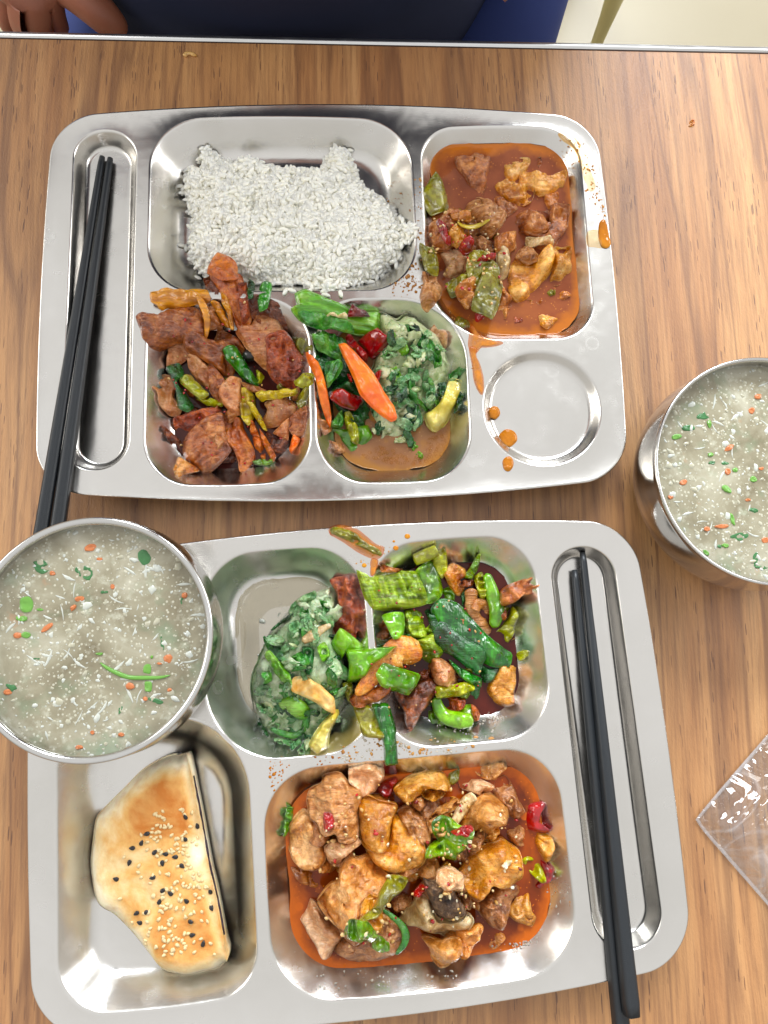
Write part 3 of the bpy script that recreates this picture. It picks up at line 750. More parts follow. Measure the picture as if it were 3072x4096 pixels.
def plain(key, c, rough=0.3, sss=0.2, coat=0.3, bump=0.2):
    t = NT(key); v = t.mapping(); n = t.noise(v, 200, 3, 0.6)
    col = t.mix(n, tuple(q*(0.96 if key == 'rice_white' else 0.86) for q in lin(c)), lin(c)); t.set(Base_Color=col, Roughness=rough, Normal=t.bump(n, bump, 0.0005), Subsurface_Weight=sss, Subsurface_Scale=0.002, Subsurface_Radius=(1.0, 0.9, 0.75), Coat_Weight=coat)
    MATS[key] = t.m; return t.m
plain('egg_white', (206, 209, 198)); plain('egg_cream', (186, 182, 158)); plain('soup_carrot', (206, 122, 68)); plain('soup_herb', (62, 120, 66)); plain('soup_scallion', (110, 168, 66))
plain('sesame_white', (240, 214, 160), 0.4); plain('sesame_black', (26, 22, 24), 0.3); plain('rice_white', (255, 252, 238), 0.30, 0.5, 0.3, 0.1)
plain('peppercorn', (22, 18, 20), 0.35, 0.0, 0.4, 0.8)
def flake(rg, s, n=7):
    """a small thin irregular flake with thickness"""
    a = np.sort(rg.uniform(0, 2*math.pi, n)); a = np.linspace(0, 2*math.pi, n, endpoint=False)+rg.uniform(-0.25, 0.25, n)
    r = s*rg.uniform(0.55, 1.15, n); st = rg.uniform(0.5, 1.0); x, y = np.cos(a)*r, np.sin(a)*r*st
    V = [(0, 0, s*0.22)]+[(x[i]*0.7, y[i]*0.7, s*0.16) for i in range(n)]+[(x[i], y[i], 0) for i in range(n)]
    F = [(0, 1+i, 1+(i+1) % n) for i in range(n)]+[(1+i, 1+n+i, 1+n+(i+1) % n, 1+(i+1) % n) for i in range(n)]
    return np.array(V), F
def soup(bowl_o, inn, zs, lab, bits, seed, view):
    """soup surface with everything that floats in it"""
    rr = np.array(inn); z_in = rr[:, 1]; rad = float(np.interp(zs, z_in[::-1], rr[::-1, 0]))+0.0004
    pr = [(rad, zs+0.0007), (rad-0.0006, zs+0.0002), (rad-0.0016, zs), (rad*0.75, zs-0.0001), (rad*0.4, zs), (0.0001, zs)]
    V, F = lathe([(rad*0.8, zs-0.012)]+pr, 96)
    V[:, 2] += 0
    F.append(tuple(reversed(range(96))))
    o = mesh_obj('soup', V, F, M_SOUP); o.location = bowl_o.location; tag(o, lab, 'soup')
    bx, by, bz = bowl_o.location; rg = np.random.RandomState(seed); Z = bz+zs
    items = {'egg_white': [], 'egg_cream': []}
    for k in range(1250):
        r = rad*0.985*math.sqrt(rg.uniform(0, 1)); a = rg.uniform(0, 2*math.pi)
        x_, y_ = r*math.cos(a), r*math.sin(a)
        if vnoise(np.array([x_*45]), np.array([y_*45]), seed=seed)[0] < rg.uniform(-1.1, 0.5): continue
        s = 0.00042*math.exp(rg.normal(0.4, 0.7)); s = min(s, 0.0030)
        v, f = flake(rg, s); v = rot_np(v, 0, 0, rg.uniform(0, 6.28)); v = v+np.array([x_, y_, zs-0.00005])
        items['egg_white' if rg.uniform() < 0.45 else 'egg_cream'].append((v, f))
    for k in range(46):     # egg threads
        r = rad*0.9*math.sqrt(rg.uniform(0, 1)); a = rg.uniform(0, 2*math.pi); L = rg.uniform(0.004, 0.012); d = rg.uniform(0, 6.28); w = rg.uniform(0.0003, 0.0009); cu = rg.uniform(-1.2, 1.2)
        m_ = 9; pts = [(r*math.cos(a), r*math.sin(a))]
        for q in range(m_-1): d += cu/m_; pts.append((pts[-1][0]+math.cos(d)*L/m_, pts[-1][1]+math.sin(d)*L/m_))
        V = []; F = []
        for q, (x_, y_) in enumerate(pts):
            if math.hypot(x_, y_) > rad*0.97: x_, y_ = x_*0.9, y_*0.9
            ww = w*math.sin((q+0.6)/(m_+0.2)*math.pi)*rg.uniform(0.7, 1.3); nx, ny = -math.sin(d), math.cos(d)
            V += [(x_+nx*ww, y_+ny*ww, zs-0.00002), (x_, y_, zs+ww*0.5+0.0001), (x_-nx*ww, y_-ny*ww, zs-0.00002)]
        for q in range(m_-1):
            F += [(q*3, q*3+3, q*3+4, q*3+1), (q*3+1, q*3+4, q*3+5, q*3+2)]
        items['egg_white'].append((np.array(V), F))
    for key, it in items.items():
        V, F = join_np(it); e_ = mesh_obj('egg_flakes', V, F, MATS[key], o); tag(e_, kind='stuff')
    for b_ in bits:
        nm, mat, kind = b_[0], b_[1], b_[2]
        if kind == 't': c_ = tube(nm, mat, view, b_[3], b_[4], o, z=(Z+0.0004)/mm, flat=0.7, splat=False, n=10, steps=20)
        else: c_ = lump(nm, mat, view, b_[3], b_[4], o, z=(Z-0.0003)/mm, flat=True, kind='slice', n=20, wave=0.3, rough=0.2, splat=False)
        if len(b_) > 5: c_['label'] = b_[5]
    return o
def quad(cx_, cy_, w, h, a=0, n=6, j=0.2, seed=0):
    rg = np.random.RandomState(int(cx_*7+cy_)); A = np.linspace(0, 2*math.pi, n, endpoint=False)+0.3
    r = 1+rg.uniform(-j, j, n); c, s = math.cos(R(a)), math.sin(R(a))
    return ' '.join(f'{cx_+(c*math.cos(q)*w-s*math.sin(q)*h)*k:.1f},{cy_+(s*math.cos(q)*w+c*math.sin(q)*h)*k:.1f}' for q, k in zip(A, r))
bitsL = [('coriander_stem', 'soup_scallion', 't', '738,1125 790,1165 880,1210 960,1235 1080,1238 1180,1235 1255,1218', [1.3, 2.2, 2.6, 2.4, 2.4, 2.0, 1.2], 'long bright green coriander stem'),
 ('scallion_bit', 'soup_scallion', 's', '1062,1140 1110,1142 1108,1205 1060,1200', 0.8), ('scallion_bit', 'soup_scallion', 's', '1070,1268 1118,1270 1115,1335 1072,1332', 0.8)]
for x_, y_, w_, h_, a_ in ((665, 275, 50, 26, -15), (388, 468, 22, 18, 0), (592, 655, 36, 22, 0), (540, 720, 28, 16, -40), (350, 868, 56, 20, -38), (130, 925, 34, 24, 0), (1360, 630, 25, 26, 0), (1238, 1092, 30, 34, 50),
                           (960, 1300, 32, 28, 0), (1070, 1390, 20, 18, 0), (55, 1342, 34, 26, 0), (585, 1750, 28, 18, 0), (1250, 1325, 18, 14, 0), (735, 362, 20, 14, 0), (830, 565, 16, 18, 0), (1175, 1132, 18, 9, 0), (680, 1640, 16, 16, 0), (895, 1655, 24, 16, 0)):
    bitsL.append(('carrot_bit', 'soup_carrot', 's', quad(x_, y_, w_, h_, a_), 1.0))
for x_, y_, w_, h_, a_ in ((195, 700, 50, 60, 30), (158, 798, 42, 20, 10), (192, 920, 40, 24, 0), (295, 735, 24, 10, 0), (735, 1060, 26, 10, 0), (1120, 1085, 12, 16, 0)):
    bitsL.append(('scallion_bit', 'soup_scallion', 's', quad(x_, y_, w_, h_, a_), 0.9))
for x_, y_, w_, h_, a_ in ((1055, 350, 54, 48, 30), (300, 395, 44, 30, 0), (300, 440, 54, 34, 20), (640, 460, 34, 50, 0), (575, 455, 40, 14, 70), (768, 605, 26, 14, 0), (1342, 670, 9, 28, 0), (80, 1305, 42, 22, 30), (1148, 1408, 60, 17, 18), (888, 1468, 16, 36, 10), (265, 1098, 26, 9, 0), (1195, 985, 12, 44, -10)):
    bitsL.append(('herb_leaf', 'soup_herb', 's', quad(x_, y_, w_, h_, a_, 8, 0.3), 0.5))
SOUP_L = soup(BOWL_L, innL, 0.0440, 'pale egg-drop soup with a long green stem floating in it', bitsL, 3, 'SL')
bitsR = []
for x_, y_, w_, h_, a_ in ((1268, 575, 30, 22, 0), (1220, 690, 24, 24, 0), (1035, 990, 40, 22, -40), (1026, 1178, 20, 26, 0), (563, 1384, 22, 16, 0), (985, 1618, 58, 17, -6), (1330, 1728, 26, 26, 0), (855, 1640, 26, 18, 0), (1190, 1408, 20, 12, 0), (668, 1265, 34, 20, -20), (1296, 1155, 20, 14, 0)):
    bitsR.append(('carrot_bit', 'soup_carrot', 's', quad(x_, y_, w_, h_, a_), 1.0))
for x_, y_, w_, h_, a_ in ((612, 898, 42, 22, -10), (880, 795, 18, 34, 0), (893, 1042, 24, 18, 0), (1087, 1165, 24, 18, 0), (1232, 1238, 32, 26, 0), (1010, 1318, 45, 26, 30), (1064, 1560, 20, 46, -15), (848, 1830, 30, 16, 40), (1010, 1775, 32, 16, 0)):
    bitsR.append(('scallion_bit', 'soup_scallion', 's', quad(x_, y_, w_, h_, a_), 0.9))
for x_, y_, w_, h_, a_ in ((897, 1108, 28, 12, 0), (1002, 1112, 30, 16, 0), (1240, 1490, 34, 26, 20), (1130, 1700, 70, 36, -10), (820, 735, 50, 30, 0), (700, 830, 50, 24, 0), (1250, 1880, 26, 60, 0), (1310, 1948, 60, 16, 0), (960, 1780, 16, 14, 0)):
    bitsR.append(('herb_leaf', 'soup_herb', 's', quad(x_, y_, w_, h_, a_, 8, 0.3), 0.5))
SOUP_R = soup(BOWL_R, innR, 0.0490, 'pale egg-drop soup with scattered carrot and herb bits, partly outside the frame', bitsR, 9, 'SR')

# ------------------------------------------------------------------ chopsticks
def stick_mat():
    t = NT('black_chopstick'); v = t.mapping(); n = t.noise(v, 300, 3, 0.6)
    # short engraved bars on the handle
    br = t.node('ShaderNodeTexBrick'); t.link(t.mapping((1, 1, 1)), br.inputs['Vector']); br.inputs['Scale'].default_value = 260
    br.inputs['Color1'].default_value = (1, 1, 1, 1); br.inputs['Color2'].default_value = (0.6, 0.6, 0.6, 1); br.inputs['Mortar'].default_value = (0, 0, 0, 1)
    br.inputs['Mortar Size'].default_value = 0.06; br.inputs['Brick Width'].default_value = 0.3; br.inputs['Row Height'].default_value = 0.5
    sp_ = t.node('ShaderNodeSeparateXYZ'); t.link(t.tc.outputs['Object'], sp_.inputs[0])
    msk = t.math('LESS_THAN', sp_.outputs[0], 0.145)
    b = t.bump(t.math('MULTIPLY', br.outputs[0], msk), 0.55, 0.0004); b = t.bump(n, 0.2, 0.0001, b)
    t.set(Base_Color=lin((34, 38, 42)), Roughness=t.math('ADD', 0.3, t.math('MULTIPLY', n, 0.2)), Normal=b)
    return t.m
M_STICK = stick_mat()
def chopstick(p_thick, p_tip, lab, w0=0.0074, w1=0.0046, roll=0.2):
    a = Vector(p_thick); b = Vector(p_tip); L = (b-a).length; N = 40; V = []; F = []
    for k in range(N+1):
        u = k/N; w = (w0+(w1-w0)*u)/2; sq = 0.72*(1-max(0, min(1, (u-0.45)/0.4)))     # squarish handle, round tip
        if k == 0: w *= 0.9
        if k == N: w *= 0.8
        for i in range(16):
            q = 2*math.pi*i/16+math.pi/16; r = 1/((abs(math.cos(q))**(2+6*sq)+abs(math.sin(q))**(2+6*sq))**(1/(2+6*sq)))
            V.append((u*L, math.cos(q)*w*r, math.sin(q)*w*r))
    for k in range(N):
        for i in range(16): F.append((k*16+i, k*16+(i+1) % 16, (k+1)*16+(i+1) % 16, (k+1)*16+i))
    F.append(tuple(reversed(range(16)))); F.append(tuple(range(N*16, N*16+16)))
    o = mesh_obj('chopstick', V, F, M_STICK)
    me = o.data
    for p in me.polygons:
        if len(p.vertices) > 4: p.use_smooth = False
    d = (b-a).normalized(); o.rotation_mode = 'QUATERNION'
    q = d.to_track_quat('X', 'Z'); o.rotation_quaternion = q @ Matrix.Rotation(roll, 3, 'X').to_quaternion(); o.location = a
    tag(o, lab, 'chopstick', 'black chopsticks lying in the long tray cells'); return o
def at(u, w, z):
    x_, y_ = unproj(u, w, z); return (float(x_), float(y_), z)
chopstick(at(158, 2185, 0.0292), at(409, 628, 0.0145), 'left stick of the pair reaching from the far tray to the soup bowl', 0.0086)
chopstick(at(222, 2185, 0.0300), at(441, 634, 0.0150), 'right stick of the pair reaching from the far tray to the soup bowl', 0.0086)
chopstick(at(2527, 4062, 0.0345), at(2330, 2210, 0.0165), 'longer stick lying highest in the near tray, thick end beside the wood', 0.0088, 0.0045)
chopstick(at(2493, 4190, 0.0275), at(2298, 2280, 0.0150), 'lower stick in the near tray, its thick end cut by the frame', 0.0088, 0.0045)
# ------------------------------------------------------------------ the food, piece by piece, lowest first
def put(view, kind, mat, name, cat, group, label, pts, T, **kw):
    if kind == 'tube': o = tube(name, mat, view, pts, T, **kw)
    else: o = lump(name, mat, view, ' '.join(f'{a},{b}' for a, b in zip(*[iter(pts.replace(',', ' ').split())]*2)), T, kind=kind, **kw)
    return tag(o, label, cat, group)
C, S, B = 'chunk', 'slice', 'tube'
def dish(view, group, minz, rows):
    for r in rows:
        kind, mat, name, label, pts, T = r[:6]; kw = dict(r[6]) if len(r) > 6 else {}
        v = kw.pop('v', view); g = kw.pop('g', group)
        if kind != B: kw.setdefault('minz', minz); kw.setdefault('grow', 1.13 if view == 'ST' else None); kw.setdefault('prof', 6 if group.startswith(('pieces of the pork', 'pieces of the pepper')) else None)
        if kind == B: pts = ' '.join(f'{a},{b}' for a, b in zip(*[iter(pts.replace(',', ' ').split())]*2))
        o = put(v, kind, mat, name, name.replace('_', ' '), g, label, pts, T, **kw)
Lp, Lk, Ls, Pp, Ch, Ck = 'pork_slice', 'leek_piece', 'scallion_piece', 'pepper_piece', 'chili_piece', 'chicken_piece'
# --- pork
BUR = 'buried meat scraps'
filler('PK', '200,900 700,500 1250,600 1350,1000 1330,1500 1200,1650 700,1700 420,1650 220,1250', 26, ['pork_dark', 'pork_brown', 'onion_brown', 'pepper_olive'], 28, 52, 'meat_scrap', 'half buried under the pork slices', 'meat scrap', BUR, 41, (6, 11), 5)
dish('PK', 'pieces of the pork stir-fry', 5.5, [
 (S, 'pork_pale', Lp, 'pale pork slice half under the big brown one at the cell wall', '280,780 430,765 428,870 340,940 258,975 270,880', 3),
 (S, 'pepper_olive', Pp, 'dull olive pepper strip beside the divider, under the pork', '1310,1190 1400,1130 1410,1180 1370,1260 1320,1310 1290,1250', 3),
 (C, 'pork_dark', Lp, 'dark pork slice behind the short green scallion', '905,455 1000,430 1120,440 1190,520 1250,640 1250,720 1180,680 1050,560 930,570', 6),
 (S, 'leaf_dark', Ls, 'dark leaf shred between the rice and the pork', '900,280 950,290 950,420 905,430', 3),
 (S, 'pepper_green', Pp, 'green pepper scrap in the pork sauce at the bottom', '950,1720 1100,1700 1110,1740 1040,1765 960,1755', 3),
 (C, 'pork_dark', Lp, 'little dark pork scrap lowest at the wall of the pork cell', '220,1460 270,1480 350,1550 350,1620 300,1600 260,1560', 5),
 (C, 'pork_dark', Lp, 'dark meat under the translucent onion', '1050,1500 1160,1500 1230,1560 1210,1650 1130,1660 1070,1600', 8),
 (S, 'pepper_yellowgreen', Pp, 'crescent of yellow-green pepper behind the dark leaf', '500,1235 600,1225 700,1250 690,1285 580,1280', 4),
 (C, 'onion_brown', Lp, 'curled orange-brown pork slice at the outer wall', '160,1120 230,1050 290,1060 330,1120 300,1200 360,1290 340,1340 270,1350 200,1280 190,1200 155,1170', 6, dict(curl=-3, ridge=1)),
 (S, 'leaf_dark', Ls, 'dark green leaf folded beside the yellow-green pepper strip', '250,990 350,945 380,1040 340,1110 400,1180 460,1280 420,1330 340,1290 330,1160 290,1060', 3, dict(curl=2)),
 (S, 'pepper_olive', Pp, 'olive pepper square at the corner by the divider', '1260,720 1340,740 1420,800 1425,880 1350,890 1300,820', 4),
 (S, 'pepper_yellowgreen', Pp, 'yellow-green pepper ring next to the carrot and divider', '1270,1070 1330,1040 1400,1010 1440,1060 1420,1120 1350,1145 1290,1120', 5, dict(curl=2)),
 (S, 'leek_amber', Lk, 'amber leek strip lying across the divider above the pork', '140,388 340,368 545,352 575,368 592,440 480,462 330,486 205,510 185,480 140,460', 3.2, dict(sharp=0.7, z=24, fibre=1)),
 (C, 'pork_brown', Lp, 'large rolled brown pork slice overhanging the slot side of the cell', '38,600 90,572 200,572 280,525 400,482 500,478 545,560 548,700 470,730 300,770 120,838 90,850 62,700', 9, dict(curl=3, curl_dir=80, facets=0, sharp=0.5, fibre=1, fibre_dir=-10, lift=4)),
 (C, 'pork_dark', Lp, 'dark edge of pork under the orange topmost slice', '540,250 600,215 650,260 700,420 650,440 600,370 560,310', 8),
 (S, 'leek_amber', Lk, 'short amber leek blade with pointed end', '615,480 680,472 740,560 750,650 700,620', 3, dict(fibre=1)),
 (C, 'pork_orange', Lp, 'long orange pork strip pointing at the rice', '600,230 700,235 840,240 870,320 900,480 920,580 880,640 820,650 760,540 700,440 640,330', 8, dict(facets=3, fibre=1)),
 (S, 'pork_orange', Lp, 'topmost orange pork slice touching the rice', '655,40 720,70 800,130 815,220 820,290 700,300 590,240 585,200 620,90', 3.5, dict(sharp=0.5, curl=1, rough=1)),
 (S, 'leek_amber', Lk, 'upright amber leek blade beside the long orange pork strip', '700,400 740,430 770,500 780,650 750,640 735,540 695,470', 3, dict(fibre=1)),
 (C, 'pork_red', Lp, 'thin reddish pork sliver near the short scallion', '820,330 893,320 900,420 915,560 850,600 830,450', 6, dict(ridge=1)),
 (S, 'scallion', Ls, 'short green scallion standing between rice and pork', '1010,310 1090,290 1085,380 1060,500 1000,540 985,450 985,340', 4, dict(curl=2, curl_dir=0)),
 (B, 'leek_amber', 'onion_strip', 'thin curved orange onion strip across the rolled pork', '515,440 560,520 585,600 575,680 560,735', [3, 5, 5, 4, 2], dict(flat=.5)),
 (C, 'pork_brown', Lp, 'small tan pork chunk above the textured slice', '640,615 700,630 790,680 850,760 860,840 780,780 640,740 600,720 620,670', 9, dict(ridge=1)),
 (C, 'pork_pale', Lp, 'pinkish slice lying diagonally below the textured slice', '430,890 500,900 600,990 700,1090 700,1180 640,1170 560,1130 480,1060 430,980', 8, dict(facets=1)),
 (C, 'pork_brown', Lp, 'narrow brown slice alongside the pinkish diagonal one', '600,960 720,1080 740,1180 690,1250 600,1170', 7),
 (C, 'pork_brown', Lp, 'coarse textured pork slice left of the central green scallion', '440,740 520,740 620,770 780,790 800,880 780,980 760,1030 680,1000 600,950 520,900 430,860 400,800', 11, dict(ridge=1.6)),
 (C, 'pork_pale', Lp, 'smooth pink slice with a red fleck, in mid dish', '700,1120 760,1060 840,1070 850,1200 840,1340 780,1340 700,1260 680,1180', 6, dict(facets=0)),
 (S, 'leek_yellow', Lk, 'ribbed yellow-green leek standing upright in mid dish', '850,1140 940,1180 950,1300 930,1380 900,1430 850,1370 840,1240', 5, dict(fibre=1.5)),
 (S, 'pepper_yellowgreen', Lk, 'small yellow leek triangle by the scallion tip', '975,990 1035,1040 1030,1090 980,1115', 4),
 (S, 'onion_brown', 'onion_strip', 'brown onion strip joining the yellow leek pieces', '840,1100 930,1100 1060,1160 1050,1200 900,1160', 3),
 (S, 'onion_brown', 'onion_piece', 'large translucent brown onion layer near the divider', '1040,1260 1200,1230 1290,1290 1290,1370 1220,1410 1130,1440 1050,1440 1010,1400 1060,1320', 5, dict(curl=1.5)),
 (S, 'pork_pale', 'onion_piece', 'pale onion square on the lower heap', '1150,1450 1230,1390 1225,1550 1180,1540 1100,1490', 4),
 (C, 'pork_brown', Lp, 'brown slice against the divider, low in the dish', '1240,1370 1370,1300 1385,1420 1360,1510 1280,1520 1230,1460', 6),
 (S, 'leek_yellow', Lk, 'yellow leek strip lying level above the translucent onion', '970,1175 1120,1150 1280,1150 1285,1200 1170,1235 1010,1240', 4, dict(fibre=1)),
 (S, 'leek_yellow', Lk, 'narrow yellow leek strip slanting down from the ribbed leek', '900,1260 950,1280 1010,1370 1050,1470 1010,1450 930,1330', 3),
 (S, 'carrot', 'carrot_slice', 'small carrot tip at the divider under the brown slice', '1265,1520 1320,1560 1260,1660 1230,1620', 3),
 (S, 'pork_orange', 'carrot_slice', 'longer orange carrot slice in the lower pork heap', '935,1400 980,1480 1040,1640 1050,1720 1010,1710 960,1620 920,1490', 4, dict(sharp=.6)),
 (S, 'pork_orange', 'carrot_slice', 'thin orange slice right beside the longer one', '1000,1480 1060,1560 1125,1680 1110,1730 1080,1700 1020,1580', 3),
 (C, 'pork_orange', Lp, 'tall orange-brown pork slice with a red spot, at the bottom', '690,1350 740,1380 790,1400 850,1390 880,1490 940,1620 950,1700 900,1815 840,1800 820,1700 770,1620 720,1560 700,1480 680,1420', 10, dict(ridge=1)),
 (C, 'pork_red', Lp, 'dark crusted slice above the biggest fibrous one', '310,1380 400,1350 480,1340 600,1310 690,1340 600,1420 470,1490 380,1510 320,1450', 8, dict(ridge=1)),
 (C, 'pork_brown', Lp, 'biggest fibrous pork slice at the bottom of the dish', '370,1560 450,1470 560,1400 690,1370 710,1430 730,1560 770,1660 640,1780 540,1825 480,1760 400,1720 370,1640', 9, dict(fibre=2, facets=1, fibre_dir=25)),
 (C, 'pork_fat', Lp, 'golden glossy fatty end resting on the lower rim', '340,1690 400,1720 480,1770 500,1800 400,1840 340,1885 295,1860 310,1780', 7, dict(ridge=1)),
 (C, 'pork_pale', Lp, 'broad light-topped pork slice right of centre', '980,550 1060,550 1140,600 1200,720 1260,770 1180,900 1080,960 1010,930 930,860 860,760 810,690 850,650 930,640', 9, dict(facets=1, lift=2, sharp=.6)),
 (C, 'pork_red', Lp, 'dark red crisp pork chunk lying on the light-topped slice', '1060,770 1180,730 1250,780 1310,860 1370,940 1290,1060 1270,1130 1200,1110 1100,1050 1050,950', 10, dict(ridge=1.6, fibre=1)),
 (S, 'scallion', Ls, 'bright green scallion length on top of the pork', '705,860 800,812 830,850 900,960 970,1060 965,1110 880,1070 790,980 730,920', 6, dict(curl=3.5, sharp=.6, lift=2)),
 (S, 'pepper_yellowgreen', Pp, 'yellow-green pepper strip beside the dark leaf', '345,1075 430,1020 480,1080 580,1180 590,1215 520,1230 440,1170', 6, dict(curl=2.5, lift=1)),
])
v_, f_ = ico(3); pp = px('PK', '918,880')
zc = float(hsample(*unproj(pp[0, 0], pp[0, 1], 0.03)))+0.002
pv = v_*0.0046*(1+0.12*fbm(v_[:, 0]*3, v_[:, 1]*3, v_[:, 2]*3, seed=4)[:, None])
o = mesh_obj('peppercorn', pv, f_, MATS['peppercorn']); o.location = at(pp[0, 0], pp[0, 1], zc+0.001); tag(o, 'wrinkled black peppercorn nested among the pork slices', 'peppercorn')
# red chilli flecks stuck on the pork
# --- greens in the far tray
dish('GU', 'pieces in the greens cell', 9, [
 (S, 'leaf_dark', 'cabbage_leaf', 'darkest leaf low in the middle of the greens', '200,520 420,540 480,640 500,760 420,800 300,790 260,650', 8, dict(ridge=2, wave=2)),
 (S, 'leaf_dark', 'cabbage_leaf', 'dark leaf beneath the lower red chilli', '300,760 520,760 700,900 700,1080 560,1110 400,1000 320,900', 10, dict(ridge=2.5, wave=2)),
 (S, 'leaf_dark', 'cabbage_leaf', 'dark leaf edge at the divider beside the carrot sliver', '160,560 230,540 300,640 300,780 250,760 200,650', 6, dict(ridge=2)),
 (C, 'chicken_dark', 'meat_scrap', 'small brown scrap half sunk in the greens broth', '310,1230 420,1250 440,1300 380,1330 320,1290', 4, dict(minz=8.5, sub=0.95)),
 (S, 'pepper_bright', Pp, 'green pepper square in the broth below the greens', '340,1130 460,1140 560,1110 620,1110 650,1200 590,1260 490,1310 430,1240', 6, dict(sharp=.6)),
 (S, 'onion_brown', 'onion_piece', 'pale onion flake against the divider in the greens cell', '215,1060 320,1080 330,1140 270,1185', 3),
 (S, 'pepper_bright', Ls, 'short green scallion bit floating at the broth edge', '955,1260 1000,1228 1062,1340 1050,1372 1000,1340', 5),
 (S, 'mash', 'potato_scrap', 'pale mash scrap sunk in the broth below the mound', '800,1200 960,1195 970,1240 820,1245', 3),
 (C, 'chicken_pale', 'chicken_piece', 'pinkish meat cube behind the mash, at the chamfered corner', '1070,290 1140,260 1200,330 1260,400 1250,480 1200,510 1150,420 1110,360', 15),
 (S, 'leaf_mid', 'cabbage_leaf', 'mid-green leaf under the thick stalk', '160,340 300,330 440,360 560,400 620,500 480,580 350,560 230,520 190,440', 9, dict(ridge=2, wave=1.6, fibre=2)),
 (S, 'leaf_mid', 'cabbage_leaf', 'green leaf stem fanning down beside the dark leaves', '290,600 400,590 420,640 340,760 300,800 280,700', 5, dict(fibre=2)),
])
def mound(view, mat, label, pts, T, leaves, seed, name='mashed_greens', region=None, **kw):
    o = put(view, C, mat, name, 'mashed greens', None, label, pts, T, n=110, rough=1.15, facets=2, ridge=0.9, prof=2.1, **kw)
    rg = np.random.RandomState(seed)
    for m_, p_, t_ in leaves:
        c_ = lump('leaf_shred', m_, view, p_, t_, o, kind='slice', n=36, wave=1.2, ridge=1.6, rough=1.6, curl=rg.uniform(-1, 1.5), sink=0.35)
    # many small shreds and lumps
    P = px(view, pts); X, Y = unproj(P[:, 0], P[:, 1], 0.03); O = np.c_[X, Y]; k = 0
    while k < 85:
        x_ = rg.uniform(O[:, 0].min(), O[:, 0].max()); y_ = rg.uniform(O[:, 1].min(), O[:, 1].max())
        if not in_poly(np.array([x_]), np.array([y_]), O)[0]: continue
        k += 1; z_ = float(hsample(x_, y_)); leafy = rg.uniform() < 0.68
        gx_ = (float(hsample(x_+.003, y_))-float(hsample(x_-.003, y_)))/.006; gy_ = (float(hsample(x_, y_+.003))-float(hsample(x_, y_-.003)))/.006
        v, f = ico(3 if leafy else 2); s = rg.uniform(0.002, 0.0062) if leafy else rg.uniform(.002, .0055)
        nz = fbm(v[:, 0]*1.7+k, v[:, 1]*1.7, v[:, 2]*1.7, seed=seed, oct=3)
        if leafy:
            vv = v*np.array([s, s*rg.uniform(.3, .6), s*0.12])*(1+0.45*nz)[:, None]; vv[:, 2] += (fbm(v[:, 0]*2.2+k, v[:, 1]*2.2, seed=k, oct=2)*0.26-rg.uniform(-.2, .4)*v[:, 0]**2)*s
        else: vv = v*np.array([s, s*rg.uniform(.4, .8), s*.38])*(1+0.7*nz)[:, None]
        vv = rot_np(vv, 0, 0, rg.uniform(0, 6.3)); vv[:, 2] += np.clip(gx_, -.8, .8)*vv[:, 0]+np.clip(gy_, -.8, .8)*vv[:, 1]
        m_ = MATS[['leaf_coated', 'leaf_dark', 'leaf_coated', 'leaf_coated', 'leaf_coated', 'leaf_mid'][rg.randint(6)] if leafy else [mat, mat, 'mash', mat][rg.randint(4)]]
        c_ = mesh_obj('leaf_shred' if leafy else 'potato_lump', vv, f, m_, o); c_.location = Vector((x_, y_, z_-(s*.02 if leafy else s*.42)))-o.location
    return o
mound('GU', 'mash', 'pale green mash of potato and leaves in the far tray, carrot sticks leaning on it',
      '720,260 850,300 920,255 1050,310 1180,430 1270,600 1370,660 1300,780 1240,900 1120,980 1070,1120 960,1160 860,1200 690,1190 660,1080 640,900 650,700 720,500', 26,
      [('leaf_mid', '920,330 1000,350 1100,400 1190,480 1170,540 1080,500 980,440', 3), ('leaf_mid', '960,560 1020,540 1045,640 1000,760 1030,900 960,890 940,720', 3.5),
       ('leaf_coated', '1060,700 1110,680 1115,820 1060,800', 3), ('leaf_mid', '1150,540 1200,520 1215,620 1150,650', 3.5), ('leaf_mid', '1270,690 1380,645 1370,700 1290,745', 3.5),
       ('leaf_dark', '900,1000 1000,900 1060,1080 960,1140 900,1090', 3), ('leaf_coated', '740,500 830,480 830,560 760,590', 4), ('leaf_dark', '1180,780 1250,760 1240,860 1190,880', 3),
       ('leaf_coated', '1100,820 1170,880 1130,960 1080,930', 4), ('leaf_dark', '680,1090 730,1070 720,1180 690,1170', 2.5), ('stalk_green', '810,390 880,400 950,520 900,540 830,470', 5),
       ('leaf_coated', '820,860 900,820 960,880 880,960', 3), ('stalk_green', '800,680 850,640 910,760 860,790', 4), ('leaf_mid', '1000,480 1100,560 1060,620 1010,580', 3),
       ('leaf_dark', '1000,300 1060,380 1010,400 950,330', 3)], 21, minz=11)
